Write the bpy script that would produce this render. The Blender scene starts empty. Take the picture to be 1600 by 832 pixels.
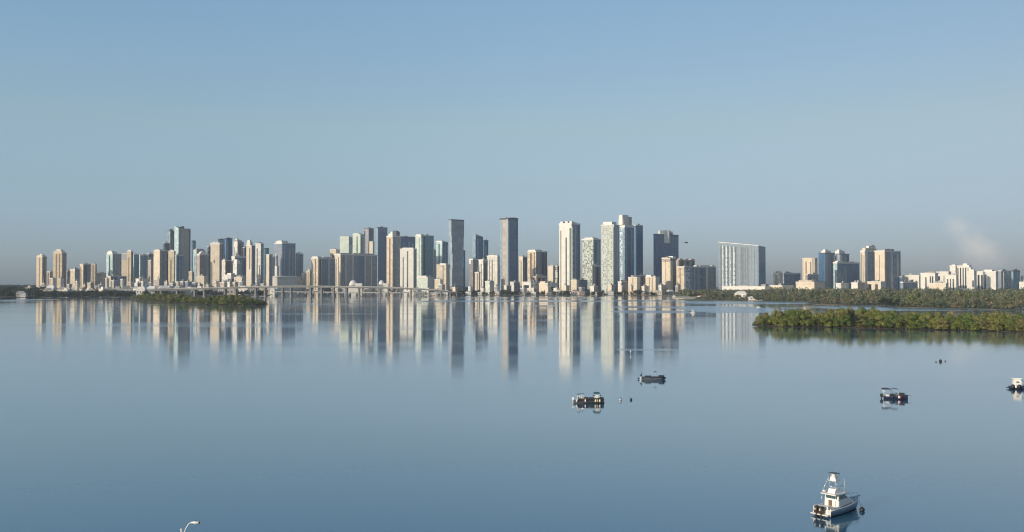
import bpy, math, random
from mathutils import Vector, Matrix
R = math.radians
HAZE_D, SMOKE_D = 0.000045, 0.012
C = bpy.context.scene.collection
sc = bpy.context.scene

# ---------------------------------------------------------------- camera, sky, sun, exposure
H = 33.0                      # camera height above the bay
F = 1500.0                    # focal length in photo pixels (photo 1600 wide)
PITCH = math.atan(27 / F)
cam = bpy.data.cameras.new('camera'); cam.sensor_width = 36; cam.lens = 36 * F / 1600
cam.clip_start = 0.5; cam.clip_end = 40000
camo = bpy.data.objects.new('camera', cam); C.objects.link(camo)
camo.location = (0, 0, H); camo.rotation_euler = (R(90) + PITCH, 0, 0)
sc.camera = camo

SUN_EL, SUN_AZ = 13.0, -128.0         # azimuth clockwise from the view direction (+Y): behind the left shoulder
world = bpy.data.worlds.new('World'); sc.world = world; world.use_nodes = True
wn = world.node_tree; wn.nodes.clear()
def N(nt, t, **kw):
    n = nt.nodes.new(t)
    for k, v in kw.items(): setattr(n, k, v)
    return n
sky = N(wn, 'ShaderNodeTexSky', sky_type='NISHITA', sun_disc=False)
sky.sun_elevation = R(SUN_EL); sky.sun_rotation = R(SUN_AZ)
sky.air_density = 1.0; sky.dust_density = 1.0; sky.ozone_density = 2.0; sky.altitude = 0
bg = N(wn, 'ShaderNodeBackground'); bg.inputs['Strength'].default_value = 0.15
wo = N(wn, 'ShaderNodeOutputWorld')
tcw = N(wn, 'ShaderNodeTexCoord'); sep = N(wn, 'ShaderNodeSeparateXYZ')
rampw = N(wn, 'ShaderNodeValToRGB'); mulw = N(wn, 'ShaderNodeMixRGB', blend_type='MULTIPLY'); mulw.inputs[0].default_value = 1
wn.links.new(tcw.outputs['Generated'], sep.inputs[0]); wn.links.new(sep.outputs['Z'], rampw.inputs[0])
e = rampw.color_ramp.elements
SKY_RAMP = [(0.0, (.47, .62, 1.08)), (.029, (.50, .64, 1.06)), (.049, (.54, .64, .98)), (.095, (.66, .69, .83)), (.16, (.86, .82, .80)), (.30, (.94, 1, 1.0))]
e[0].position = 0; e[0].color = (*SKY_RAMP[0][1], 1); e[1].position = SKY_RAMP[-1][0]; e[1].color = (*SKY_RAMP[-1][1], 1)
for p_, c_ in SKY_RAMP[1:-1]:
    q = e.new(p_); q.color = (*c_, 1)
wn.links.new(sky.outputs[0], mulw.inputs[1]); wn.links.new(rampw.outputs[0], mulw.inputs[2])
rx = N(wn, 'ShaderNodeValToRGB'); mx = N(wn, 'ShaderNodeMixRGB', blend_type='MULTIPLY'); mx.inputs[0].default_value = 1
ax_ = N(wn, 'ShaderNodeMath', operation='MULTIPLY_ADD'); ax_.inputs[1].default_value = .5; ax_.inputs[2].default_value = .5
wn.links.new(sep.outputs['X'], ax_.inputs[0]); wn.links.new(ax_.outputs[0], rx.inputs[0])
rx.color_ramp.elements[0].position = .26; rx.color_ramp.elements[0].color = (.98, 1.015, 1.03, 1); rx.color_ramp.elements[1].position = .74; rx.color_ramp.elements[1].color = (.80, .725, .70, 1)
q = rx.color_ramp.elements.new(.5); q.color = (.935, .905, .89, 1)
wn.links.new(mulw.outputs[0], mx.inputs[1]); wn.links.new(rx.outputs[0], mx.inputs[2])
wn.links.new(mx.outputs[0], bg.inputs['Color']); wn.links.new(bg.outputs[0], wo.inputs['Surface'])

sun = bpy.data.lights.new('sun', 'SUN'); sun.energy = 2.95; sun.angle = R(0.5); sun.color = (1.0, .87, .71)
suno = bpy.data.objects.new('sun', sun); C.objects.link(suno)
sd = Vector((math.sin(R(SUN_AZ)) * math.cos(R(SUN_EL)), math.cos(R(SUN_AZ)) * math.cos(R(SUN_EL)), math.sin(R(SUN_EL))))
suno.rotation_euler = sd.to_track_quat('Z', 'Y').to_euler()
sc.view_settings.view_transform = 'Standard'; sc.view_settings.look = 'None'
sc.view_settings.exposure = 0.35; sc.view_settings.gamma = 1; sc.view_settings.use_curve_mapping = False
sc.render.engine = 'CYCLES'
sc.cycles.use_denoising = True; sc.cycles.filter_width = 1.15
sc.cycles.max_bounces = 6; sc.cycles.diffuse_bounces = 2; sc.cycles.glossy_bounces = 3
sc.cycles.volume_bounces = 0; sc.cycles.transparent_max_bounces = 8
sc.cycles.caustics_reflective = False; sc.cycles.caustics_refractive = False

# ---------------------------------------------------------------- pixel -> place
def ray(px, py):
    u, v = (px - 800) / F, (416 - py) / F
    return Vector((u, math.cos(PITCH) - v * math.sin(PITCH), math.sin(PITCH) + v * math.cos(PITCH)))
def at(px, py, D):
    r = ray(px, py); k = D / r.y
    return Vector((r.x * k, D, H + r.z * k))
def ground(px, py, z=0.0):
    r = ray(px, py); k = (z - H) / r.z
    return Vector((r.x * k, r.y * k, z))
def zt(py, D, px=800): return at(px, py, D).z

# ---------------------------------------------------------------- tags
def tag(o, label=None, cat=None, group=None, kind=None):
    if label: o['label'] = label
    if cat: o['category'] = cat
    if group: o['group'] = group
    if kind: o['kind'] = kind
    return o
def thing(name, label, cat, loc=(0, 0, 0), rz=0, group=None):
    o = bpy.data.objects.new(name, None); C.objects.link(o)
    o.location = loc; o.rotation_euler = (0, 0, rz)
    return tag(o, label, cat, group)
def copy_tree(o, parent=None):
    c = o.copy(); C.objects.link(c); c.parent = parent
    for ch in list(o.children): copy_tree(ch, c)
    return c

# ---------------------------------------------------------------- mesh builder
class MB:
    def __init__(s): s.v = []; s.f = []; s.sm = []
    def add(s, vs, fs, smooth=False):
        k = len(s.v); s.v += [tuple(p) for p in vs]; s.f += [tuple(i + k for i in f) for f in fs]; s.sm += [smooth] * len(fs); return s
    def box(s, x0, x1, y0, y1, z0, z1):
        return s.add([(x0,y0,z0),(x1,y0,z0),(x1,y1,z0),(x0,y1,z0),(x0,y0,z1),(x1,y0,z1),(x1,y1,z1),(x0,y1,z1)],
                     [(0,3,2,1),(4,5,6,7),(0,1,5,4),(1,2,6,5),(2,3,7,6),(3,0,4,7)])
    def prism(s, pts, z0, z1, pts2=None):
        n = len(pts); p2 = pts2 or pts
        z1s = z1 if isinstance(z1, (list, tuple)) else [z1] * n
        vs = [(x, y, z0) for x, y in pts] + [(p2[i][0], p2[i][1], z1s[i]) for i in range(n)]
        return s.add(vs, [tuple(range(n))[::-1], tuple(range(n, 2 * n))] + [(i, (i + 1) % n, n + (i + 1) % n, n + i) for i in range(n)])
    def tube(s, pts, r, n=8, r2=None, smooth=True):
        pts = [Vector(p) for p in pts]; m = len(pts); vs = []
        for i, p in enumerate(pts):
            d = (pts[min(i + 1, m - 1)] - pts[max(i - 1, 0)]).normalized()
            a = d.cross(Vector((0, 0, 1))); a = a.normalized() if a.length > 1e-3 else Vector((1, 0, 0))
            b = d.cross(a); rr = r + ((r2 if r2 is not None else r) - r) * i / max(1, m - 1)
            for k in range(n):
                t = 2 * math.pi * k / n; vs.append(p + a * math.cos(t) * rr + b * math.sin(t) * rr)
        fs = [(i * n + k, i * n + (k + 1) % n, (i + 1) * n + (k + 1) % n, (i + 1) * n + k) for i in range(m - 1) for k in range(n)]
        s.add(vs, fs, smooth); k0 = len(s.v) - m * n
        s.f += [tuple(k0 + k for k in range(n))[::-1], tuple(k0 + (m - 1) * n + k for k in range(n))]; s.sm += [False, False]
        return s
    def lathe(s, prof, c=(0, 0, 0), n=16, axis='z', smooth=True):
        vs = []
        for r, h in prof:
            for k in range(n):
                t = 2 * math.pi * k / n; a, b = r * math.cos(t), r * math.sin(t)
                vs.append((c[0] + a, c[1] + b, c[2] + h) if axis == 'z' else ((c[0] + h, c[1] + a, c[2] + b) if axis == 'x' else (c[0] + b, c[1] + h, c[2] + a)))
        m = len(prof)
        fs = [(i * n + k, i * n + (k + 1) % n, (i + 1) * n + (k + 1) % n, (i + 1) * n + k) for i in range(m - 1) for k in range(n)]
        s.add(vs, fs, smooth); k0 = len(s.v) - m * n
        s.f += [tuple(k0 + k for k in range(n))[::-1], tuple(k0 + (m - 1) * n + k for k in range(n))]; s.sm += [False, False]
        return s
    def build(s, name, mat, parent=None, loc=None, rz=None):
        me = bpy.data.meshes.new(name); me.from_pydata(s.v, [], s.f)
        me.polygons.foreach_set('use_smooth', s.sm); me.materials.append(mat); me.update()
        o = bpy.data.objects.new(name, me); C.objects.link(o)
        if parent: o.parent = parent
        if loc is not None: o.location = loc
        if rz is not None: o.rotation_euler = (0, 0, rz)
        return o
def box(name, mat, parent, *a): return MB().box(*a).build(name, mat, parent)

# ---------------------------------------------------------------- materials
def new_mat(name):
    m = bpy.data.materials.new(name); m.use_nodes = True; nt = m.node_tree
    return m, nt, nt.nodes['Principled BSDF'], nt.nodes['Material Output']
def mth(nt, op, a, b=None, c=None, clamp=False):
    n = nt.nodes.new('ShaderNodeMath'); n.operation = op; n.use_clamp = clamp
    for i, x in enumerate((a, b, c)):
        if x is None: continue
        if isinstance(x, (int, float)): n.inputs[i].default_value = x
        else: nt.links.new(x, n.inputs[i])
    return n.outputs[0]
def mixc(nt, fac, a, b, mode='MIX'):
    n = nt.nodes.new('ShaderNodeMixRGB'); n.blend_type = mode
    for i, x in enumerate((fac, a, b)):
        if isinstance(x, (int, float)): n.inputs[i].default_value = x
        elif isinstance(x, tuple): n.inputs[i].default_value = (*x, 1)
        else: nt.links.new(x, n.inputs[i])
    return n.outputs[0]
def plain(name, col, rough=.6, metal=0, spec=.5, var=.15, scale=3.0):
    m, nt, p, o = new_mat(name)
    tc = N(nt, 'ShaderNodeTexCoord'); no = N(nt, 'ShaderNodeTexNoise'); no.inputs['Scale'].default_value = scale; no.inputs['Detail'].default_value = 4
    nt.links.new(tc.outputs['Object'], no.inputs['Vector'])
    f = mth(nt, 'MULTIPLY_ADD', no.outputs[0], var * 2, 1 - var)
    c = mixc(nt, 1.0, col, f, 'MULTIPLY')
    nt.links.new(c, p.inputs['Base Color']); p.inputs['Roughness'].default_value = rough; p.inputs['Metallic'].default_value = metal
    p.inputs['Specular IOR Level'].default_value = spec
    return m

_fac = {}
def facade(key):
    """wall with rows of windows: floors and bays in the building's own metres, panes vary cell by cell"""
    if key in _fac: return _fac[key]
    wall, glass, fh, bw, tz, tu, rnd, rough = FAC[key]
    m, nt, p, o = new_mat('facade_' + key)
    tc = N(nt, 'ShaderNodeTexCoord'); s = N(nt, 'ShaderNodeSeparateXYZ'); sn = N(nt, 'ShaderNodeSeparateXYZ')
    nt.links.new(tc.outputs['Object'], s.inputs[0]); nt.links.new(tc.outputs['Normal'], sn.inputs[0])
    ax = mth(nt, 'ABSOLUTE', sn.outputs[0]); ay = mth(nt, 'ABSOLUTE', sn.outputs[1]); az = mth(nt, 'ABSOLUTE', sn.outputs[2])
    u = mth(nt, 'ADD', mth(nt, 'MULTIPLY', s.outputs[0], ay), mth(nt, 'MULTIPLY', s.outputs[1], ax))
    zf = mth(nt, 'DIVIDE', s.outputs[2], fh); uf = mth(nt, 'DIVIDE', u, bw)
    mz = mth(nt, 'LESS_THAN', mth(nt, 'FRACT', zf), tz); mu = mth(nt, 'LESS_THAN', mth(nt, 'FRACT', uf), tu)
    side = mth(nt, 'LESS_THAN', az, .5)
    oi = N(nt, 'ShaderNodeObjectInfo')
    cb = N(nt, 'ShaderNodeCombineXYZ')
    nt.links.new(mth(nt, 'FLOOR', uf), cb.inputs[0]); nt.links.new(mth(nt, 'FLOOR', zf), cb.inputs[1])
    nt.links.new(mth(nt, 'MULTIPLY', oi.outputs['Random'], 97.0), cb.inputs[2])
    wnz = N(nt, 'ShaderNodeTexWhiteNoise'); nt.links.new(cb.outputs[0], wnz.inputs['Vector'])
    # bigger groups of floors/bays differ too (loggias, set-back flats)
    cb2 = N(nt, 'ShaderNodeCombineXYZ')
    nt.links.new(mth(nt, 'FLOOR', mth(nt, 'DIVIDE', uf, 2.0)), cb2.inputs[0]); nt.links.new(mth(nt, 'FLOOR', mth(nt, 'DIVIDE', zf, 2.3)), cb2.inputs[1])
    nt.links.new(mth(nt, 'MULTIPLY', oi.outputs['Random'], 31.0), cb2.inputs[2])
    wn2 = N(nt, 'ShaderNodeTexWhiteNoise'); nt.links.new(cb2.outputs[0], wn2.inputs['Vector'])
    has = mth(nt, 'GREATER_THAN', (wnz if key.startswith('patch') else wn2).outputs['Value'], rnd)
    mask = mth(nt, 'MULTIPLY', mth(nt, 'MULTIPLY', mz, mu), mth(nt, 'MULTIPLY', side, has))
    no = N(nt, 'ShaderNodeTexNoise'); no.inputs['Scale'].default_value = .045; no.inputs['Detail'].default_value = 5
    nt.links.new(tc.outputs['Object'], no.inputs['Vector'])
    wv = mixc(nt, 1.0, wall, mth(nt, 'MULTIPLY_ADD', no.outputs[0], .3, .85), 'MULTIPLY')
    gl = mixc(nt, mth(nt, 'MULTIPLY', mth(nt, 'POWER', wnz.outputs['Value'], 3.0), .5), glass, tuple(min(1, g * 2 + .12) for g in glass))
    c = mixc(nt, mask, wv, gl)
    nt.links.new(c, p.inputs['Base Color'])
    nt.links.new(mth(nt, 'MULTIPLY_ADD', mask, rough - .75, .75), p.inputs['Roughness'])
    nt.links.new(mth(nt, 'MULTIPLY_ADD', mask, .5, .3), p.inputs['Specular IOR Level'])
    _fac[key] = m; return m
#      wall colour, glass colour, floor m, bay m, glass share of floor, of bay, share of blank cells, glass roughness
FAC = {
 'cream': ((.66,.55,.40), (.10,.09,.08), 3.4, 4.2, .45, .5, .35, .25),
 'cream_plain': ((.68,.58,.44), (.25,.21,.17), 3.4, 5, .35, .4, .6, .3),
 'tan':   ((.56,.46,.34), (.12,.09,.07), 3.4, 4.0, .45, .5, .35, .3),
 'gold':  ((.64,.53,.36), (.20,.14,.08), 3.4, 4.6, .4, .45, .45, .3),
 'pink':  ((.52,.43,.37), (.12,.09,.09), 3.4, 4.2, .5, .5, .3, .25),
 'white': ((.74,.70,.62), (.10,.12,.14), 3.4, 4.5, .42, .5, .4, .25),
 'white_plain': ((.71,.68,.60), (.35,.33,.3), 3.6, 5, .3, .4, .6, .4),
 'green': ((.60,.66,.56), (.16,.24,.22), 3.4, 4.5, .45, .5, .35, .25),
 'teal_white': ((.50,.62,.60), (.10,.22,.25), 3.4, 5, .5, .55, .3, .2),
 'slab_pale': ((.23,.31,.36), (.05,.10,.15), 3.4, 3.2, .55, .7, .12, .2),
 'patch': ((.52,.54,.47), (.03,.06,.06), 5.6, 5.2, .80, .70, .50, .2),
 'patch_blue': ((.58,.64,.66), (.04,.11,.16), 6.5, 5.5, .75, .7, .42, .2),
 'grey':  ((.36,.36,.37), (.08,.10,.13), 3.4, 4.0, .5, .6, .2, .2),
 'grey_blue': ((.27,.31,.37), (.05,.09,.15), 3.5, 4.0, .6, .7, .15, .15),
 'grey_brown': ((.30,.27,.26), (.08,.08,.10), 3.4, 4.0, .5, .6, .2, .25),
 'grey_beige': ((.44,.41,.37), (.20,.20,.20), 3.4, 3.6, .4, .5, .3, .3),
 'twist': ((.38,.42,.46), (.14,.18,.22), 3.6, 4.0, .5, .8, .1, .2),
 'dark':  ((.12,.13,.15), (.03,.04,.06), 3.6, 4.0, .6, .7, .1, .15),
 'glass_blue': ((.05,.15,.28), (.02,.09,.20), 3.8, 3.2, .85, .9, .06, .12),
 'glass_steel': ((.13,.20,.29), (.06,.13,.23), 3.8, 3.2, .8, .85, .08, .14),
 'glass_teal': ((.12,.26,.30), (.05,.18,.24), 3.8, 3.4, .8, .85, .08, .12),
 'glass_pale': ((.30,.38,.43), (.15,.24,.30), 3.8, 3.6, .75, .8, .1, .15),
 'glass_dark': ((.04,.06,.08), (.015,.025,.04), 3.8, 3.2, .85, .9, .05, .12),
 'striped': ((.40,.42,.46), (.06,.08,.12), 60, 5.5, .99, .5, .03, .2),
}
# ---------------------------------------------------------------- water
def water_mat():
    m, nt, p, o = new_mat('bay_water')
    geo = N(nt, 'ShaderNodeNewGeometry'); s = N(nt, 'ShaderNodeSeparateXYZ'); nt.links.new(geo.outputs['Position'], s.inputs[0])
    X, Y = s.outputs[0], s.outputs[1]
    # breaths of wind: long thin patches of ruffled water (place in metres on the bay)
    wob = N(nt, 'ShaderNodeTexNoise'); wob.inputs['Scale'].default_value = 1.0; wob.inputs['Detail'].default_value = 3
    mp = N(nt, 'ShaderNodeMapping'); mp.inputs['Scale'].default_value = (.012, .02, 1)
    nt.links.new(geo.outputs['Position'], mp.inputs[0]); nt.links.new(mp.outputs[0], wob.inputs['Vector'])
    wb = mth(nt, 'SUBTRACT', wob.outputs[0], .5)
    total = None
    for (x0, x1, y0, y1, soft, amt) in RIPPLES:
        a, b = ground((x0 + x1) / 2, y0), ground((x0 + x1) / 2, y1)
        yc, hy = (a.y + b.y) / 2, abs(a.y - b.y) / 2
        gx0, gx1 = ground(x0, (y0 + y1) / 2).x, ground(x1, (y0 + y1) / 2).x
        xc, hx = (gx0 + gx1) / 2, (gx1 - gx0) / 2
        dy = mth(nt, 'ABSOLUTE', mth(nt, 'DIVIDE', mth(nt, 'SUBTRACT', Y, yc), hy))
        dx = mth(nt, 'ABSOLUTE', mth(nt, 'DIVIDE', mth(nt, 'SUBTRACT', X, xc), hx))
        dx = mth(nt, 'POWER', dx, 4.0); dy = mth(nt, 'POWER', dy, 3.0)
        d = mth(nt, 'ADD', mth(nt, 'ADD', dx, dy), mth(nt, 'MULTIPLY', wb, 1.6))
        k = mth(nt, 'MULTIPLY', mth(nt, 'DIVIDE', mth(nt, 'SUBTRACT', 1.0 + soft / 2, d), soft, clamp=True), amt)
        total = k if total is None else mth(nt, 'MAXIMUM', total, k)
    # the whole bay is never perfectly even
    mp2 = N(nt, 'ShaderNodeMapping'); mp2.inputs['Scale'].default_value = (.0022, .009, 1)
    n2 = N(nt, 'ShaderNodeTexNoise'); n2.inputs['Scale'].default_value = 1; n2.inputs['Detail'].default_value = 5
    nt.links.new(geo.outputs['Position'], mp2.inputs[0]); nt.links.new(mp2.outputs[0], n2.inputs['Vector'])
    base = mth(nt, 'MULTIPLY_ADD', mth(nt, 'SUBTRACT', n2.outputs[0], .45, clamp=True), .25, WATER_ROUGH)
    rough = mth(nt, 'MULTIPLY_ADD', total, .15, base)
    nt.links.new(rough, p.inputs['Roughness'])
    col = mixc(nt, n2.outputs[0], tuple(c * .92 for c in WATER_COL), tuple(c * 1.08 for c in WATER_COL))
    nt.links.new(col, p.inputs['Base Color'])
    p.inputs['IOR'].default_value = 2.0; p.inputs['Coat Weight'].default_value = .65; p.inputs['Coat IOR'].default_value = 1.2; nt.links.new(rough, p.inputs['Coat Roughness'])
    p.inputs['Subsurface Weight'].default_value = 1.0; p.inputs['Subsurface Scale'].default_value = 4.0; p.inputs['Subsurface Radius'].default_value = (1, 1, 1)
    # small ripples
    mp3 = N(nt, 'ShaderNodeMapping'); mp3.inputs['Scale'].default_value = (.35, .7, 1)
    n3 = N(nt, 'ShaderNodeTexNoise'); n3.inputs['Scale'].default_value = 1; n3.inputs['Detail'].default_value = 3
    nt.links.new(geo.outputs['Position'], mp3.inputs[0]); nt.links.new(mp3.outputs[0], n3.inputs['Vector'])
    bmp = N(nt, 'ShaderNodeBump'); bmp.inputs['Distance'].default_value = .012; bmp.inputs['Strength'].default_value = 1
    nt.links.new(n3.outputs[0], bmp.inputs['Height']); nt.links.new(bmp.outputs[0], p.inputs['Normal'])
    return m
WATER_ROUGH = .06
WATER_COL = (.025, .12, .19)
#          px0   px1   py0    py1  soft amount
RIPPLES = [(1062, 1275, 471.2, 475.3, .5, 1.0), (1060, 1215, 478.5, 489, .5, 1.0), (955, 1075, 469, 471.5, .8, .8), (955, 1070, 479, 482, .7, .9), (958, 1075, 485.5, 489.5, .7, 1.0),
           (700, 960, 464.5, 467, .8, .7), (660, 960, 469.5, 472.3, .8, .8), (820, 880, 477.5, 479.3, .8, .5), (962, 1060, 545, 548.5, .8, .6), (430, 640, 474, 476, .8, .35), (0, 60, 468, 471, .8, .6), (1290, 1620, 478, 486, .5, .9)]
# the bay
g = 60; XS = 9000; wv, wf = [], []
MB().add([(-XS, -400, 0), (XS, -400, 0), (XS, 9000, 0), (-XS, 9000, 0)], [(0, 1, 2, 3)]).build('water', water_mat())['kind'] = 'structure'

# ---------------------------------------------------------------- land
land_m, nt, p, o_ = new_mat('low_land')
tc = N(nt, 'ShaderNodeTexCoord'); no = N(nt, 'ShaderNodeTexNoise'); no.inputs['Scale'].default_value = .02; no.inputs['Detail'].default_value = 8
nt.links.new(tc.outputs['Object'], no.inputs['Vector'])
cr = N(nt, 'ShaderNodeValToRGB'); nt.links.new(no.outputs[0], cr.inputs[0])
cr.color_ramp.elements[0].position = .4; cr.color_ramp.elements[0].color = (.045, .06, .035, 1)
cr.color_ramp.elements[1].position = .62; cr.color_ramp.elements[1].color = (.16, .14, .10, 1)
nt.links.new(cr.outputs[0], p.inputs['Base Color']); p.inputs['Roughness'].default_value = .95
sand_m = plain('pale_sand', (.50, .42, .30), .95, var=.2, scale=.2)
mud_m = plain('dark_mud', (.045, .04, .028), .8, var=.3, scale=.3)
rock_m = plain('shore_rock', (.16, .15, .13), .9, var=.4, scale=.4)

def land(name, edge, back, mat, z=1.0, kind='structure'):
    """edge: waterline points in photo pixels from left to right; back: depth in metres of the far side (number) or points"""
    rnd = random.Random(len(edge) * 7 + 3); pts = []
    for (a, b) in zip(edge[:-1], edge[1:]):
        A, B = ground(*a), ground(*b); n = max(1, int((B - A).length / 25))
        for k in range(n):
            q = A.lerp(B, k / n); pts.append((q.x, q.y + rnd.uniform(-1, 1) * min(6, q.y * .003)))
    q = ground(*edge[-1]); pts.append((q.x, q.y))
    if isinstance(back, (int, float)):
        bk = [(pts[-1][0] * back / pts[-1][1], back), (pts[0][0] * back / pts[0][1], back)]
    else:
        bk = [(ground(*b).x, ground(*b).y) for b in back]
    allp = pts + bk
    cx = sum(p[0] for p in allp) / len(allp); cy = sum(p[1] for p in allp) / len(allp)
    top = [(x, y + (2.0 if i < len(pts) else 0)) for i, (x, y) in enumerate(allp)]
    o = MB().prism(allp, -.5, z, top).build(name, mat)
    o['kind'] = kind; return o
# mainland: the shore bends away behind the causeway
land('mainland_ground', [(-900, 466), (0, 465.5), (60, 464.2), (200, 463.8), (300, 463.6), (420, 462.5), (428, 458.5), (470, 457.3), (600, 457.3), (668, 458.5), (690, 461.4), (830, 461.8), (960, 461.6), (1045, 461.8), (1075, 463.0), (1300, 463.0), (2600, 463.0)], 8600, land_m, 1.0)
land('sand_spit', [(1052, 465.5), (1062, 467.2), (1085, 467.6), (1098, 467)], [(1110, 464), (1092, 463.4), (1060, 464.0)], sand_m, 1.3)
land('wooded_ground', [(1060, 468.6), (1110, 469.6), (1170, 470.6), (1262, 472.5), (1275, 476.5), (1385, 478.5), (1402, 481), (1500, 483), (1600, 485), (2300, 490)], [(2300, 463.2), (1600, 463.2), (1300, 463.4), (1100, 464)], land_m, .8)
land('near_island_ground', [(1177, 509), (1230, 511.5), (1300, 511.8), (1400, 514.5), (1500, 516.5), (1600, 519.5), (1900, 527)], [(1900, 508), (1600, 502), (1400, 500), (1250, 501), (1180, 505)], mud_m, .35)
land('left_island_ground', [(206, 467.5), (240, 471), (290, 474.5), (340, 477.0), (400, 477.2), (419, 476.0)], [(414, 472.8), (380, 471), (320, 468.5), (240, 465.8)], mud_m, .4)
near = MB().prism([(-400, -380), (400, -380), (400, 60), (150, 108), (20, 112), (-150, 109), (-400, 100)], -.5, 1.5).build('near_shore_ground', land_m)
near['kind'] = 'structure'

# ---------------------------------------------------------------- trees
def leaf_mat(name, cols, rough=.6):
    m, nt, p, o = new_mat(name)
    oi = N(nt, 'ShaderNodeObjectInfo'); cr = N(nt, 'ShaderNodeValToRGB'); nt.links.new(oi.outputs['Random'], cr.inputs[0])
    e = cr.color_ramp.elements; e[0].color = (*cols[0], 1); e[1].color = (*cols[-1], 1)
    for i, c in enumerate(cols[1:-1]):
        q = e.new((i + 1) / (len(cols) - 1)); q.color = (*c, 1)
    geo = N(nt, 'ShaderNodeNewGeometry')
    tc = N(nt, 'ShaderNodeTexCoord'); no = N(nt, 'ShaderNodeTexNoise'); no.inputs['Scale'].default_value = .35; no.inputs['Detail'].default_value = 3
    nt.links.new(tc.outputs['Object'], no.inputs['Vector'])
    k = mth(nt, 'MULTIPLY', mth(nt, 'MULTIPLY_ADD', geo.outputs['Random Per Island'], 1.1, .45), mth(nt, 'MULTIPLY_ADD', no.outputs[0], 2.0, .0))
    nt.links.new(mixc(nt, 1.0, cr.outputs[0], k, 'MULTIPLY'), p.inputs['Base Color']); p.inputs['Roughness'].default_value = rough
    p.inputs['Specular IOR Level'].default_value = .25
    return m
mangrove_m = leaf_mat('mangrove_leaves', [(.085,.13,.03), (.145,.175,.04), (.21,.205,.05), (.12,.165,.038), (.23,.19,.07), (.075,.115,.032)])
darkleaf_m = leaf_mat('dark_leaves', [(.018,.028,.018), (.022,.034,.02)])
wood_m = leaf_mat('mixed_leaves', [(.10,.125,.06), (.16,.155,.085), (.08,.12,.075), (.20,.165,.11), (.13,.16,.06), (.08,.095,.065)])
hazyleaf_m = leaf_mat('shore_leaves', [(.03,.045,.028), (.05,.06,.03), (.035,.05,.035)])
bark_m = plain('bark', (.09, .07, .05), .9, var=.3, scale=1)

def crown_mesh(name, rnd, w, h, nlobe, nleaf, leaf, mat, z0=.15, seedshape=0):
    """many leaf-sprays scattered through overlapping clumps; w = crown radius, h = total height"""
    v, f = [], []
    lobes = []
    for i in range(nlobe):
        a = rnd.uniform(0, 2 * math.pi); rr = w * math.sqrt(rnd.random()) * .72
        zc = h * (z0 + (1 - z0) * rnd.uniform(.12, .80) * (1 - .35 * (rr / w) ** 2))
        s = w * rnd.uniform(.24, .40)
        lobes.append((rr * math.cos(a), rr * math.sin(a), min(zc, h - s * .6), s))
    lobes.append((0, 0, h * .78, w * .42))
    for i in range(nleaf):
        cx, cy, cz, s = lobes[rnd.randrange(len(lobes))]
        t = rnd.uniform(0, 2 * math.pi); c = rnd.uniform(-.75, 1); q = math.sqrt(1 - c * c); r = s * (rnd.random() ** .12)
        d = Vector((q * math.cos(t), q * math.sin(t), c * .85))
        p = Vector((cx, cy, cz)) + d * r
        if p.z < .2: p.z = rnd.uniform(.1, .6)
        nrm = (d + Vector((rnd.uniform(-.7, .7), rnd.uniform(-.7, .7), rnd.uniform(-.4, .9)))).normalized()
        a = nrm.cross(Vector((rnd.uniform(-1, 1), rnd.uniform(-1, 1), rnd.uniform(-1, 1)))).normalized(); b = nrm.cross(a)
        l = leaf * rnd.uniform(.6, 1.3); k = len(v)
        v += [p - a * l, p + b * l * .55, p + a * l, p - b * l * .55]; f.append((k, k + 1, k + 2, k + 3))
    me = bpy.data.meshes.new(name); me.from_pydata([tuple(p) for p in v], [], f); me.materials.append(mat); me.update()
    return me
def trunk_mesh(name, rnd, w, h, prop=False):
    b = MB()
    b.tube([(0, 0, 0), (.1 * w, 0, h * .25), (0, .05 * w, h * .5), (0, 0, h * .75)], w * .07, 7, w * .02)
    for k in range(5):
        a = k * 1.26 + rnd.uniform(-.3, .3); z = h * rnd.uniform(.2, .45)
        b.tube([(0, 0, z), (w * .3 * math.cos(a), w * .3 * math.sin(a), z + h * .15), (w * .6 * math.cos(a), w * .6 * math.sin(a), z + h * .3)], w * .035, 5, w * .01)
    if prop:
        for k in range(8):
            a = k * .785 + rnd.uniform(-.2, .2); q = w * rnd.uniform(.35, .75)
            b.tube([(0, 0, h * .22), (q * .6 * math.cos(a), q * .6 * math.sin(a), h * .16), (q * math.cos(a), q * math.sin(a), -.3)], w * .022, 5)
    me = bpy.data.meshes.new(name); me.from_pydata(b.v, [], b.f); me.materials.append(bark_m); me.update(); return me
def protos(kind, mat, specs, seed):
    out = []; rnd = random.Random(seed)
    for (w, h, nl, nf, leaf, z0) in specs:
        out.append((crown_mesh(kind + '_crown', rnd, w, h, nl, nf, leaf, mat, z0), trunk_mesh(kind + '_trunk', rnd, w, h, kind == 'mangrove'), w, h))
    return out
def tree(name, proto, loc, width, height, rz, label, group=None, cat='tree'):
    cm, tm, w, h = proto
    o = thing(name, label, cat, loc, rz, group); o.scale = (width / (2 * w), width / (2 * w), height / h)
    c = bpy.data.objects.new('crown', cm); C.objects.link(c); c.parent = o
    t = bpy.data.objects.new('trunk', tm); C.objects.link(t); t.parent = o
    return o
M_near = protos('mangrove', mangrove_m, [(5, 9, 16, 2600, .34, .05), (5.5, 8, 20, 2800, .34, .03), (4.5, 10, 14, 2400, .32, .08), (6, 9, 22, 3000, .36, .04), (5, 11, 16, 2600, .34, .08), (4.2, 7, 12, 2000, .32, .03)], 5)
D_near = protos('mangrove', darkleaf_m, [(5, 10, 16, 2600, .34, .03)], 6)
M_wood = protos('broadleaf', wood_m, [(6, 13, 14, 1100, .65, .12), (7, 12, 18, 1200, .7, .08), (5, 14, 12, 1000, .6, .15), (6, 11, 14, 1000, .65, .05)], 8)
M_shore = protos('broadleaf', hazyleaf_m, [(6, 11, 14, 700, .8, .08), (7, 10, 16, 700, .85, .05), (5, 12, 10, 600, .75, .15)], 9)
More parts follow.
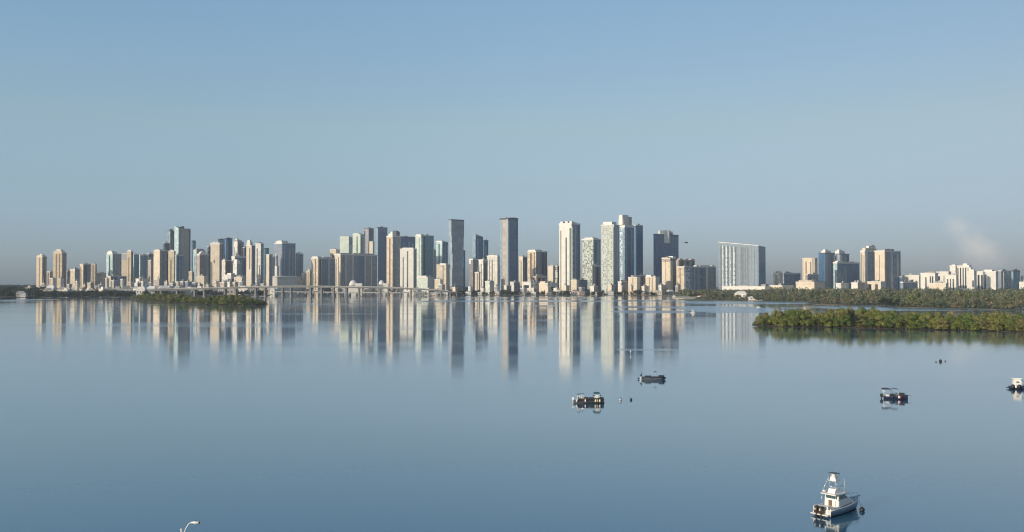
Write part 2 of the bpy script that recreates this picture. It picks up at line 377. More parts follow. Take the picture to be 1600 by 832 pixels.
D_wood = protos('broadleaf', darkleaf_m, [(6, 11, 16, 900, .65, .04)], 10)
rt = random.Random(42)
def lerp_tab(tab, x):
    if x <= tab[0][0]: return tab[0][1]
    for (a, b), (c, d) in zip(tab[:-1], tab[1:]):
        if x <= c: return b + (d - b) * (x - a) / (c - a)
    return tab[-1][1]
# near mangrove island
shore_y = [(1177, 509), (1230, 511.5), (1300, 511.8), (1400, 514.5), (1500, 516.5), (1600, 519.5), (1700, 522)]
top_y = [(1177, 497), (1190, 489), (1215, 484), (1235, 481), (1270, 486), (1300, 484), (1318, 478), (1335, 481), (1370, 482), (1400, 483), (1430, 486), (1475, 488), (1510, 490), (1555, 487), (1600, 490), (1700, 491)]
for row, (dd, x0, step) in enumerate([(3, 1184, 13.5), (13, 1190, 14), (24, 1196, 15), (36, 1215, 16)]):
    x = x0
    while x < 1640:
        D0 = ground(x, lerp_tab(shore_y, x)).y + dd
        P = at(x, 450, D0)
        ty = lerp_tab(top_y, x)
        hmax = zt(ty, D0)
        hh = hmax * [rt.uniform(.45, .78), rt.uniform(.68, .95), rt.uniform(.75, 1.06), rt.uniform(.72, 1.14)][row]
        hh = max(3.0, hh)
        dark = 1329 < x < 1344 and row < 2
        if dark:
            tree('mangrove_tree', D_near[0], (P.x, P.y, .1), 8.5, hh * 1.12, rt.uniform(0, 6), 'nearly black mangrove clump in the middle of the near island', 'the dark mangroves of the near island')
        else:
            lab = ['mangrove tree with olive crown down to the waterline along the front of the near island', 'olive mangrove tree in the second row of the near island', 'olive mangrove tree in the middle of the near island thicket', 'mangrove tree at the back of the near island'][row]
            tree('mangrove_tree', rt.choice(M_near), (P.x, P.y, .1), rt.uniform(9, 14), hh, rt.uniform(0, 6), lab, ['waterline mangroves of the near island', 'second row mangroves of the near island', 'inner mangroves of the near island', 'back mangroves of the near island'][row])
        x += step * rt.uniform(.75, 1.25)
# left island
ls = [(206, 467.5), (240, 471), (290, 474.5), (340, 477.0), (400, 477.2), (419, 476.0)]
lt = [(206, 461), (225, 456), (262, 456.5), (285, 459), (305, 464), (340, 461), (352, 458.5), (380, 460.5), (400, 464), (412, 467), (421, 471)]
for row, (dd, x0, x1) in enumerate([(8, 210, 417), (28, 216, 413), (50, 222, 408)]):
    x = x0
    while x < x1:
        D0 = ground(x, lerp_tab(ls, x)).y + dd; P = at(x, 450, D0)
        hh = max(3.5, zt(lerp_tab(lt, x), D0) * [rt.uniform(.5, .75), rt.uniform(.7, .95), rt.uniform(.85, 1.05)][row])
        tree('mangrove_tree', rt.choice(M_near), (P.x, P.y, .1), rt.uniform(13, 19), hh, rt.uniform(0, 6), 'dull green mangrove on the small island in front of the causeway', 'mangroves of the small left island')
        x += rt.uniform(8, 12.5)
# wood on the right, its front belts tree by tree
ws = [(1092, 468.6), (1110, 469.6), (1170, 470.6), (1262, 472.5), (1275, 476.5), (1385, 478.5), (1402, 481), (1500, 483), (1600, 485), (1700, 487)]
belts = [(6, 1.0, 11, 9), (45, 1.0, 15, 10), (110, 1.1, 19, 12), (200, 1.2, 22, 14)]
for row, (dd, sc_, hb, step) in enumerate(belts):
    x = 1090 + 6 * row
    while x < 1635:
        D0 = ground(x, lerp_tab(ws, x)).y + dd; P = at(x, 450, D0)
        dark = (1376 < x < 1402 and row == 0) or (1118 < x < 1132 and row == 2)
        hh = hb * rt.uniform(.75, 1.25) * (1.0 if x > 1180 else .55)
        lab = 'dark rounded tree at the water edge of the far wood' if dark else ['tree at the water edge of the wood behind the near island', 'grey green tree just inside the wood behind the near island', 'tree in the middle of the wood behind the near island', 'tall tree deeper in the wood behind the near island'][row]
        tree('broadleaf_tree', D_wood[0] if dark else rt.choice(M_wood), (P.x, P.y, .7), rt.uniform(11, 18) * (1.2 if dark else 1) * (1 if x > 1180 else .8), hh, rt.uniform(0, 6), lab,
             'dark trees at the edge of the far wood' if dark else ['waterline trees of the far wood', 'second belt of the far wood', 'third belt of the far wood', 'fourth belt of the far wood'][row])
        x += step * rt.uniform(.75, 1.3)
def merged_wood(name, label, cat, spots, protos_, mat):
    v, f = [], []
    for (x, y, z, w, h, rz, i) in spots:
        me, _, pw, ph = protos_[i]; c, s = math.cos(rz), math.sin(rz); k = len(v); sx = w / (2 * pw); sz = h / ph
        cos = [vv.co for vv in me.vertices]
        v += [(x + (c * q.x - s * q.y) * sx, y + (s * q.x + c * q.y) * sx, z + q.z * sz) for q in cos]
        f += [(k + j, k + j + 1, k + j + 2, k + j + 3) for j in range(0, len(cos), 4)]
    me = bpy.data.meshes.new(name); me.from_pydata(v, [], f); me.materials.append(mat); me.update()
    o = bpy.data.objects.new(name, me); C.objects.link(o); return tag(o, label, cat, kind='stuff')
lo = protos('broadleaf', wood_m, [(7, 13, 12, 260, 1.2, .1), (7, 12, 14, 260, 1.25, .06), (6, 13, 10, 240, 1.15, .1)], 12)
spots = []
for k in range(620):
    x = rt.uniform(1085, 1690); D0 = ground(x, lerp_tab(ws, x)).y + 260 + rt.random() ** .8 * 900
    if D0 > 2560: continue
    P = at(x, 450, D0); spots.append((P.x, P.y, .7, rt.uniform(15, 26), rt.uniform(14, 24) * (1 if x > 1200 else .75), rt.uniform(0, 6), rt.randrange(3)))
for k in range(150):
    x = rt.uniform(1062, 1250); D0 = rt.uniform(2250, 2640); P = at(x, 450, D0)
    spots.append((P.x, P.y, .7, rt.uniform(18, 30), rt.uniform(11, 19), rt.uniform(0, 6), rt.randrange(3)))
wood_flat = leaf_mat('far_wood_leaves', [(.13,.14,.08), (.13,.14,.08)])
merged_wood('far_wood', 'grey green mass of treetops filling the land below the right hand towers', 'woodland', spots, lo, wood_flat)
spots = []
for k in range(900):
    x = rt.uniform(-60, 1100); base = 2450 if x < 420 else (3620 if x < 680 else 2660)
    D0 = base + rt.random() ** 1.3 * 3000; 
    P = at(x, 450, D0)
    spots.append((P.x, P.y, .9, rt.uniform(20, 40), rt.uniform(9, 17), rt.uniform(0, 6), rt.randrange(3)))
for k in range(260):
    x = rt.uniform(-60, 75); D0 = rt.uniform(2500, 7000); P = at(x, 450, D0)
    spots.append((P.x, P.y, .9, rt.uniform(26, 60), rt.uniform(16, 27), rt.uniform(0, 6), rt.randrange(3)))
merged_wood('city_greenery', 'dark band of far street trees between and behind the city towers', 'greenery', spots, lo, leaf_mat('city_leaves', [(.035,.048,.032), (.035,.048,.032)]))
# shore trees under the skyline
segs = [(-10, 206, 2262, 3.2, (12, 20)), (640, 1080, 2638, 4.6, (7, 14))]
for si, (x0, x1, D0, step, hr) in enumerate(segs):
    x = x0
    while x < x1:
        D1 = D0 + rt.uniform(0, 110) + (40 if x > 55 and si == 0 else 0); P = at(x, 450, D1)
        hh = rt.uniform(*hr) * (1.25 if x < 60 and si == 0 else .85)
        tree('broadleaf_tree', rt.choice(M_shore), (P.x, P.y, .9), rt.uniform(14, 24) if si == 0 else rt.uniform(9, 15), hh, rt.uniform(0, 6),
             ['dark tree on the low shore at the far left', 'small dark tree on the quay under the middle of the skyline'][si], ['dark shore trees at the far left', 'quay trees under the skyline'][si])
        x += step * rt.uniform(.6, 1.4)
# ---------------------------------------------------------------- buildings
roofm = plain('roof_gravel', (.34, .32, .29), .9)
rimW = plain('white_trim', (.74, .70, .63), .6)
rimD = plain('dark_trim', (.05, .055, .065), .4)
rimT = plain('tan_trim', (.58, .46, .34), .7)
stripB = plain('brown_recess', (.16, .11, .075), .5)
stripD = plain('dark_glazing', (.025, .035, .05), .12, spec=.8)
stripG = plain('green_glazing', (.06, .12, .11), .12, spec=.8)
stripP = plain('pale_glazing', (.30, .38, .42), .2, spec=.6)
slabW = plain('balcony_white', (.70, .68, .62), .7)
slabG = plain('balcony_grey', (.36, .36, .36), .7)
metalL = plain('light_metal', (.5, .5, .5), .4, metal=.6)
SM = {'B': stripB, 'D': stripD, 'G': stripG, 'P': stripP}
def mat_of(k): return SM.get(k) or {'rimW': rimW, 'rimD': rimD, 'rimT': rimT, 'roof': roofm, 'metal': metalL}.get(k) or facade(k)
rb = random.Random(77)
BLD = {}
def B(label, x0, xc, x1, yt, D, wl, wr=None, L=(), Rr=(), pent=(), rim='rimW', rimh=.5, band=None, name='apartment_tower', cat='tower', cutoff=None, shape=None, slope=None):
    """x0/xc/x1: left edge, near corner and right edge in photo pixels; yt: roof line; D: distance.
       L / Rr: strips on the left / right face (f0, f1, material key, z0 share, z1 share); pent: boxes standing on the roof"""
    b = math.atan((xc - 800) / F); px = D * math.cos(b) / F
    t = x1 - x0; l = max(xc - x0, .13 * t); r_ = max(x1 - xc, .13 * t)
    a = min(R(50) - b, max(R(22), math.atan2(r_, l)))
    w1, w2 = (xc - x0) * px / math.cos(a), (x1 - xc) * px / math.sin(a)
    if xc - x0 < .5: w1 = min(22, .7 * w2)
    if x1 - xc < .5: w2 = min(22, .7 * w1)
    mn = min(26.0, .55 * max(w1, w2)); w1, w2 = max(w1, mn) if xc - x0 < .5 else w1, max(w2, mn) if x1 - xc < .5 else w2
    P = at(xc, yt, D); h = P.z - 1.0
    root = thing(name, label, cat, (P.x, D, 1.0), R(90) - a - b)
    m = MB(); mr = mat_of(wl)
    if shape == 'round':
        n = 28; cx, cy = w2 / 2, w1 / 2
        m.prism([(cx + cx * math.cos(2 * math.pi * k / n), cy + cy * math.sin(2 * math.pi * k / n)) for k in range(n)], 0, h)
    elif shape == 'cham':
        c = min(w1, w2) * .22
        m.prism([(c, 0), (w2 - c, 0), (w2, c), (w2, w1 - c), (w2 - c, w1), (c, w1), (0, w1 - c), (0, c)], 0, h)
    elif slope:    # roof heights at (0,0) (w2,0) (w2,w1) (0,w1), added in photo pixels
        m.prism([(0, 0), (w2, 0), (w2, w1), (0, w1)], 0, [h + s_ * D / F for s_ in slope])
    else:
        m.box(0, w2, 0, w1, 0, h)
    m.build('wall', mr, root)
    e = .6
    if wr and shape is None:
        hh = h - (max(rimh, .6) * D / F if not slope else 1.5)
        if slope: hh = h + min(slope) * D / F
        box('shade_side_facade', mat_of(wr), root, .4, w2 - .4, -e, .5, 3, hh)  # glass on some towers, shade painted as a darker wall on others
    rg0 = random.Random(int(x1 * 13 + yt))
    if not L and xc - x0 > 4 and shape is None and not slope and name.endswith('tower'): L = [(f, f + rg0.uniform(.07, .13), rg0.choice('BDG'), .04, rg0.uniform(.8, .95)) for f in (rg0.uniform(.15, .3), rg0.uniform(.5, .7))]
    if not Rr and x1 - xc > 5 and shape is None and not slope and name.endswith('tower'): Rr = [(f, f + rg0.uniform(.04, .1), rg0.choice('PPD'), .04, rg0.uniform(.88, .96)) for f in (rg0.uniform(.1, .25), rg0.uniform(.4, .55), rg0.uniform(.7, .85))]
    for (f0, f1, k, *z) in L:
        z0, z1 = (z + [.03, .97])[:2] if len(z) == 2 else (.03, .96)
        strip(root, k, 'L', w1 * (1 - f1), w1 * (1 - f0), h * z0, h * z1, w2)
    for (f0, f1, k, *z) in Rr:
        z0, z1 = z if len(z) == 2 else (.03, .96)
        strip(root, k, 'R', w2 * f0, w2 * f1, h * z0, h * z1, w1, .6 if wr else 0)
    if shape is None and not slope and rim:
        q = rimh * D / F; m = MB(); g = .9
        m.prism([(-g, -g), (w2 + g, -g), (w2 + g, w1 + g), (-g, w1 + g)], h - q, h + .8); m.build('roof_parapet', mat_of(rim), root)
        roof_o = box('roof', roofm, root, .6, w2 - .6, .6, w1 - .6, h + .81, h + 1.0)
        rg = random.Random(int(x0 * 7 + yt))
        for k in range(rg.randrange(2, 5)):   # plant on the roof
            ux, uy = rg.uniform(.15, .6) * w2, rg.uniform(.15, .6) * w1
            box('rooftop_unit', roofm if k else slabG, roof_o, ux, ux + w2 * .2, uy, uy + w1 * .22, h + 1.01, h + rg.uniform(2.2, 7.0))
        if rg.random() < .3: MB().tube([(w2 * .5, w1 * .5, h + .9), (w2 * .5, w1 * .5, h + rg.uniform(9, 22))], .5, 5, .25).build('antenna', metalL, roof_o)
    elif shape and rim:
        q = rimh * D / F; m = MB(); n = 28
        if shape == 'round':
            m.prism([(w2 / 2 * (1 + 1.03 * math.cos(2 * math.pi * k / n)), w1 / 2 * (1 + 1.03 * math.sin(2 * math.pi * k / n))) for k in range(n)], h - q, h + .7)
        else:
            c = min(w1, w2) * .22; g = .8
            m.prism([(c, -g), (w2 - c, -g), (w2 + g, c), (w2 + g, w1 - c), (w2 - c, w1 + g), (c, w1 + g), (-g, w1 - c), (-g, c)], h - q, h + .8)
        m.build('roof_parapet', mat_of(rim), root)
    for (fx0, fx1, fy0, fy1, hp, k) in pent:
        zz = 1.0 if (rim and shape is None and not slope) else .4
        if slope: zz = -2
        box('penthouse', mat_of(k), root, w2 * fx0, w2 * fx1, w1 * fy0, w1 * fy1, h + zz, h + zz + hp * D / F)
    BLD[(x0, x1)] = (root, w1, w2, h, D, a, b)
    return root
def strip(root, k, side, s0, s1, z0, z1, other, off=0.0):
    if k in ('balc', 'balcg'):
        m = MB(); n = int((z1 - z0) / 3.6); d = 1.7; sl = slabW if k == 'balc' else slabG
        if side == 'L':
            box('window_column', stripD, root, -.25 - off, .1, s0 + .3, s1 - .3, z0, z1)
            m.box(-d - off, .1, s0 - .15, s0 + .35, z0, z1)
            for i in range(n): m.box(-d - off, .1, s0, s1, z0 + i * 3.6, z0 + i * 3.6 + 1.25)
        else:
            box('window_column', stripD, root, s0 + .3, s1 - .3, -.25 - off, .1, z0, z1)
            m.box(s0 - .15, s0 + .35, -d - off, .1, z0, z1)
            for i in range(n): m.box(s0, s1, -d - off, .1, z0 + i * 3.6, z0 + i * 3.6 + 1.25)
        m.build('balcony_stack', sl, root)
    else:
        nm = 'window_column' if k in SM else 'wall_bay'
        if side == 'L': box(nm, mat_of(k), root, -.5 - off, .1, s0, s1, z0, z1)
        else: box(nm, mat_of(k), root, s0, s1, -.5 - off, .1, z0, z1)
def on_roof(key, nm, mat, fn):
    root, w1, w2, h, D, a, b = BLD[key]; m = MB(); fn(m, w1, w2, h, D / F); return m.build(nm, mat, root)

# --- far left, behind the low shore
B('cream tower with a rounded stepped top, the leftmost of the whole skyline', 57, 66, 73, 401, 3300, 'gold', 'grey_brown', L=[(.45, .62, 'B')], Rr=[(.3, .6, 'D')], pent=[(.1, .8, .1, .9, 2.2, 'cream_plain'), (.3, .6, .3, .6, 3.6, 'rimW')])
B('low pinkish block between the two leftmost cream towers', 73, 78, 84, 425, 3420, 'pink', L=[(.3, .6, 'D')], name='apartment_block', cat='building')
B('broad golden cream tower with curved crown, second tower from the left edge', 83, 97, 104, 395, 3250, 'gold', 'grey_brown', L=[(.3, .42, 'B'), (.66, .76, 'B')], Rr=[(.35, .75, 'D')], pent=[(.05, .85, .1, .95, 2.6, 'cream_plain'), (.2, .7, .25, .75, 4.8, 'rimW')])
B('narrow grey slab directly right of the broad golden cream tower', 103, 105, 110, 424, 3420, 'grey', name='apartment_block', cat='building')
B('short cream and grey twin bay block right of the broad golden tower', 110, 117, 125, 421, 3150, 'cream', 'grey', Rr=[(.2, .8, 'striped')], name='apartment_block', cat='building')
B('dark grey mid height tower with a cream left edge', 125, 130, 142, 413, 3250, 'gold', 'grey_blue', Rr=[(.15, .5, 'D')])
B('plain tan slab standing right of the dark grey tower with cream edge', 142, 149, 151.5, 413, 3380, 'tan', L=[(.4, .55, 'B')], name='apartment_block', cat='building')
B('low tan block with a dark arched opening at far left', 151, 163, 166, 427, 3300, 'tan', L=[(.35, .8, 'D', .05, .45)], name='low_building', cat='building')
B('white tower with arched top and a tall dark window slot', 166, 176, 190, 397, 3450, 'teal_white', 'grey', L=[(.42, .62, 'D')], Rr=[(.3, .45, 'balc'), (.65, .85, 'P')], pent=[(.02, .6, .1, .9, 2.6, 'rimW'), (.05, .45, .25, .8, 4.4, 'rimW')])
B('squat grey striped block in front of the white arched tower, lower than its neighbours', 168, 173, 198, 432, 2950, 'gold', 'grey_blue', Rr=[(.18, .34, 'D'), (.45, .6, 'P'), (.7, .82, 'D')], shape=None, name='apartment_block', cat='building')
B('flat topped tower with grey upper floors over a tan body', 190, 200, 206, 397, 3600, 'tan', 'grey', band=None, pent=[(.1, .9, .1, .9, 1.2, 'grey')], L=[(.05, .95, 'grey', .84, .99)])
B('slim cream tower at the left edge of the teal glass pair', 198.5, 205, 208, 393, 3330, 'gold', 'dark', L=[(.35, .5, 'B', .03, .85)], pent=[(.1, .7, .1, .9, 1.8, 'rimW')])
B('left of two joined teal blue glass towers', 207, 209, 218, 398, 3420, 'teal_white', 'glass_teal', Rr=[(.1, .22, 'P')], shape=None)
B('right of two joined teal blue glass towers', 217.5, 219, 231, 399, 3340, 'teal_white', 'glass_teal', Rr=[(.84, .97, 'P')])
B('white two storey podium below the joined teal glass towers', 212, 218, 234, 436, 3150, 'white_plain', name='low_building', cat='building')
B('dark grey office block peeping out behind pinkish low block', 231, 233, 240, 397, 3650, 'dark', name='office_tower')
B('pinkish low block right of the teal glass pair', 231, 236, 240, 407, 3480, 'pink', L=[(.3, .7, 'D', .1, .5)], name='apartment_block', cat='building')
B('pinkish cream tower, right side toned brown grey for shade, left of the golden slim one', 240, 250, 265, 392, 3300, 'pink', 'grey_brown', L=[(.02, .98, 'cream_plain', .3, .99)], pent=[(.05, .4, .2, .9, 1.6, 'cream_plain')])
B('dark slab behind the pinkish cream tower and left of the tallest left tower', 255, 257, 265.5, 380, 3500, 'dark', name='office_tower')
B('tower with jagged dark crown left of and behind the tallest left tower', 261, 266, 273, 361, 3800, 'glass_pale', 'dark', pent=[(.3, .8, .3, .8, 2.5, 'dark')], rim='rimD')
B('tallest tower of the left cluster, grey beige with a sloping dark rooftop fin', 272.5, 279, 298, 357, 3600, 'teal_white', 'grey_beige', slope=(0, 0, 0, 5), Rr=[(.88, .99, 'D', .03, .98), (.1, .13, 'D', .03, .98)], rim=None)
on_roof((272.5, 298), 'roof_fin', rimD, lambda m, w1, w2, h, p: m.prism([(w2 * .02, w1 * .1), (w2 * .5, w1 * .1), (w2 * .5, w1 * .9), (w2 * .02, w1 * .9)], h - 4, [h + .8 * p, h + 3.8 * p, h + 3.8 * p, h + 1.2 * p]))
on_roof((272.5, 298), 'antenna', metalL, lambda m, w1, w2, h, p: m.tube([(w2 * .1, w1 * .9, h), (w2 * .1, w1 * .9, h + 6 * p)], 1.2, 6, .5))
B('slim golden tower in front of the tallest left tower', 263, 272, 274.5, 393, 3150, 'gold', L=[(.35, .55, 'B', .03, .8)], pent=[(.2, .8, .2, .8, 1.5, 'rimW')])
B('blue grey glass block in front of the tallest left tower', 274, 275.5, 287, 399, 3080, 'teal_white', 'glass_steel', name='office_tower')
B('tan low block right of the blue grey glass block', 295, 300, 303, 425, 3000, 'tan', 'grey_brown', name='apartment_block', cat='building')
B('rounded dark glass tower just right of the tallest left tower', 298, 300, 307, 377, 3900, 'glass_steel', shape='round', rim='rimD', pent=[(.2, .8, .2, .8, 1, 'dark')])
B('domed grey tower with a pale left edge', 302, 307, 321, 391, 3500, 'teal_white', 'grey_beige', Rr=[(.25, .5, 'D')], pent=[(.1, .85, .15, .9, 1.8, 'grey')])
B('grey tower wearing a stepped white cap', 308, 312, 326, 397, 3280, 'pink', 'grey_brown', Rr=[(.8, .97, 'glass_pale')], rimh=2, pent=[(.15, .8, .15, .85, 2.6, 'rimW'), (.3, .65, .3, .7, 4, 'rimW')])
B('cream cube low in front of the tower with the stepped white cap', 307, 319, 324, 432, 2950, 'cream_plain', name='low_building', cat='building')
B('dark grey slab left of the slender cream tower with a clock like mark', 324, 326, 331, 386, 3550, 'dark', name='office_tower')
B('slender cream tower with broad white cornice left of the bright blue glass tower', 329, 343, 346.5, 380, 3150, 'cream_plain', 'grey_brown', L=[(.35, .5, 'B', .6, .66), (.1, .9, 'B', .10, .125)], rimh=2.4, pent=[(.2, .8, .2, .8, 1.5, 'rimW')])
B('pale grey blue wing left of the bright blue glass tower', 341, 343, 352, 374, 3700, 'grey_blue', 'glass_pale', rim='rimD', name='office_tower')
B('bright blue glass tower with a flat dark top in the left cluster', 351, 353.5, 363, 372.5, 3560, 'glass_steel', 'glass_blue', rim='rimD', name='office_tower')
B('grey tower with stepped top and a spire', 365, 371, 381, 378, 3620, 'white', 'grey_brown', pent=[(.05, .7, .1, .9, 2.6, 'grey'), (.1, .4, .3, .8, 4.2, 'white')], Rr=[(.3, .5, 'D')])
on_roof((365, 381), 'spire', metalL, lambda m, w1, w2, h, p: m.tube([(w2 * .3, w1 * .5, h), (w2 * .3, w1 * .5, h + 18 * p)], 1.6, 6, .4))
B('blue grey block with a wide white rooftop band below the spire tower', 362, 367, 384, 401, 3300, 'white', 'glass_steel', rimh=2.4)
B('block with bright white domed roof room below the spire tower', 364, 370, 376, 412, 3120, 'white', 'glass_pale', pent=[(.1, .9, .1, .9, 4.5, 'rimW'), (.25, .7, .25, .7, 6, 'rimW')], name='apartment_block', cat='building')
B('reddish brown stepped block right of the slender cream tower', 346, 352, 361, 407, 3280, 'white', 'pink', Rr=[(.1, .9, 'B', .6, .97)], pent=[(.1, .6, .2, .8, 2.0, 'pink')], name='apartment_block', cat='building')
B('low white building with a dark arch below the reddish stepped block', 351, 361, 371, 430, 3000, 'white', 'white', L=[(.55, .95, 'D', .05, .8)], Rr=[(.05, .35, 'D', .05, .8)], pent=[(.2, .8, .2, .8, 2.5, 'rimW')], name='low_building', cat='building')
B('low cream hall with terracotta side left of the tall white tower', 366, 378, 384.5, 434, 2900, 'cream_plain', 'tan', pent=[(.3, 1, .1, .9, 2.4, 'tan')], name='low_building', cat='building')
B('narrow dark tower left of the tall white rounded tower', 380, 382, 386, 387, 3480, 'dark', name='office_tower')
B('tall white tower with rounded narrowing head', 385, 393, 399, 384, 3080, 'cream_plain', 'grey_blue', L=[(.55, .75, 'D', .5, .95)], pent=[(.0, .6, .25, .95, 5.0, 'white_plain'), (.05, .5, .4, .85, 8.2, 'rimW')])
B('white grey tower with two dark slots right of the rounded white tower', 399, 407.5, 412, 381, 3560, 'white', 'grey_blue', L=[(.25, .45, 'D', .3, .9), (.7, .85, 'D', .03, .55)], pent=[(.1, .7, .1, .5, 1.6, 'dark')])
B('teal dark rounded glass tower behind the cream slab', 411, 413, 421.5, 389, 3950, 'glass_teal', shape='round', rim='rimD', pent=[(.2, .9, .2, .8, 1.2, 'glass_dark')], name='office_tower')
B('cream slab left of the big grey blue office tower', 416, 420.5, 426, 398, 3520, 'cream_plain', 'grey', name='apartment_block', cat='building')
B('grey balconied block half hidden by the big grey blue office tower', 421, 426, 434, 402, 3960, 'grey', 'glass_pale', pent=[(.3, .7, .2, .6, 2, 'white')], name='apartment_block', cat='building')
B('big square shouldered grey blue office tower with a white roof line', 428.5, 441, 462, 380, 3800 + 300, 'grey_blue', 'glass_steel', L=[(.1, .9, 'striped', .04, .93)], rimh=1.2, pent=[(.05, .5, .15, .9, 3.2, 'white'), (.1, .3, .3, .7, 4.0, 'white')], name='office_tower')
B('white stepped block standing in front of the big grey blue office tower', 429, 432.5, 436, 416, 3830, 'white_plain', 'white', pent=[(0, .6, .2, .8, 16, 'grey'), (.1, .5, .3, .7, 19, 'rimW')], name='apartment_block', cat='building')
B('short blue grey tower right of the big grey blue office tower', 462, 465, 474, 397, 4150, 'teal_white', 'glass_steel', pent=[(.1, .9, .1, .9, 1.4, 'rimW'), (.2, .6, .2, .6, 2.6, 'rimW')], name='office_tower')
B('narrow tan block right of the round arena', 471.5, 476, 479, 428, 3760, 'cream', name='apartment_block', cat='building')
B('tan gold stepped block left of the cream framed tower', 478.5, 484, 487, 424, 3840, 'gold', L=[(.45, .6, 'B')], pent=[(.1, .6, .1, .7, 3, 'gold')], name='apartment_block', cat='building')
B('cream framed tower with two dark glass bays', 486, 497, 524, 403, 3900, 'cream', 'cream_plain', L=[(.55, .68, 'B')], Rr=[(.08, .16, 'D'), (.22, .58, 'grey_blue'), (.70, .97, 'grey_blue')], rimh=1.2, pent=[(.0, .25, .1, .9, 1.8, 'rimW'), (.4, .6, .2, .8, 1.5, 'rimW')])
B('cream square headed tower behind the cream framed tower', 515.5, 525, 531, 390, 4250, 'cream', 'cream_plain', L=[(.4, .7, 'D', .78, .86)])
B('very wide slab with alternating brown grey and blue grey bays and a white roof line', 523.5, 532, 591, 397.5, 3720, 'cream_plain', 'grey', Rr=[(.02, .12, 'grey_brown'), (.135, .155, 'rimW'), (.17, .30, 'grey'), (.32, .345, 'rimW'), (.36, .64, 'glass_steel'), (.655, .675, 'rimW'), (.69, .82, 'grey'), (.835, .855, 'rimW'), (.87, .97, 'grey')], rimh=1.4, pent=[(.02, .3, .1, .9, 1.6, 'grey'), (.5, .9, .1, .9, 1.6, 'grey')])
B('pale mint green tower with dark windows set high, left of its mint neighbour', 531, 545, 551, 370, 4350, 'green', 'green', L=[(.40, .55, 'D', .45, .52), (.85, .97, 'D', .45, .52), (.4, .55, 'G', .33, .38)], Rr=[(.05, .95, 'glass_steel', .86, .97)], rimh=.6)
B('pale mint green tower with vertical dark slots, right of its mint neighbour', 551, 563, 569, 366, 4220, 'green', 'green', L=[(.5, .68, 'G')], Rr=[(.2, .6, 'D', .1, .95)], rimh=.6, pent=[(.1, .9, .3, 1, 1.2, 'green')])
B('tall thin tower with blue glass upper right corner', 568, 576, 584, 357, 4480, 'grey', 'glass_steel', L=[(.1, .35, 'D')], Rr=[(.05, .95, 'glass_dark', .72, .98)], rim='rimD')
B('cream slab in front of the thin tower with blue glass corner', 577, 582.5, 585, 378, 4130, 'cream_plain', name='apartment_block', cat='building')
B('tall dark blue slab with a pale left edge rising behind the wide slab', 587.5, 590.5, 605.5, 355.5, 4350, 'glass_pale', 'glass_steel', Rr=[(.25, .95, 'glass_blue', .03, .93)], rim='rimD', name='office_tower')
B('cream tower with shade toned right side whose crown is a slanted dark and white wedge', 604, 613.5, 626, 369, 3700, 'cream', 'grey', L=[(.45, .65, 'B')], Rr=[(.1, .35, 'grey_blue'), (.55, .9, 'grey')], rimh=1.2)
on_roof((604, 626), 'crown_wedge', rimW, lambda m, w1, w2, h, p: m.prism([(w2 * .05, w1 * .1), (w2 * .55, w1 * .1), (w2 * .55, w1 * .8), (w2 * .05, w1 * .8)], h + .5, [h + 8 * p, h + 9 * p, h + 5 * p, h + 2 * p]))
on_roof((604, 626), 'crown_glass', stripD, lambda m, w1, w2, h, p: m.prism([(w2 * .57, w1 * .1), (w2 * .98, w1 * .1), (w2 * .98, w1 * .8), (w2 * .57, w1 * .8)], h + .5, [h + 9 * p, h + 7 * p, h + 5 * p, h + 5 * p]))
B('wide dark navy glass block behind the bright white box tower', 622, 626, 650, 370, 4150, 'glass_steel', 'glass_blue', rim='rimD', rimh=1.0, name='office_tower')
B('bright white box shaped tower speckled with small windows in front of the navy block', 625, 646, 651, 389, 3560, 'white_plain', 'grey_beige', rimh=1.2, pent=[(.2, .8, .1, .9, 1.4, 'rimW')])
B('pale green tower with a rounded teal glass side', 649, 658, 678, 368, 3700, 'green', 'glass_teal', L=[(.6, .75, 'P')], Rr=[(.01, .12, 'green'), (.2, .3, 'glass_dark', .03, .98)], rimh=1.0, pent=[(.0, .25, .1, .9, 1.5, 'rimW')])
B('white low podium with terraces below the pale green and teal tower', 651, 668, 678, 434, 3400, 'green', 'white_plain', pent=[(.0, .7, .1, .9, 2.5, 'white_plain')], name='low_building', cat='building')
B('grey slab glimpsed between the teal side and the striped teal white tower', 676, 678, 682.5, 391, 3950, 'grey', name='office_tower')
B('pale teal tower with a central dark slot and navy right side', 681, 691, 700, 378, 3650, 'teal_white', 'glass_blue', L=[(.42, .62, 'G')], rimh=.8, pent=[(.0, .6, .1, .9, 1.2, 'rimW')])
B('cream white block with many balconies in front of the pale teal tower', 682, 697, 703.5, 414, 3300, 'cream', 'cream_plain', L=[(.6, .75, 'balc')], pent=[(.1, .7, .1, .7, 1.8, 'rimW')], name='apartment_block', cat='building')
B('low cream annex at the foot of the balconied cream white block', 679, 688, 692, 437, 3130, 'cream_plain', name='low_building', cat='building')
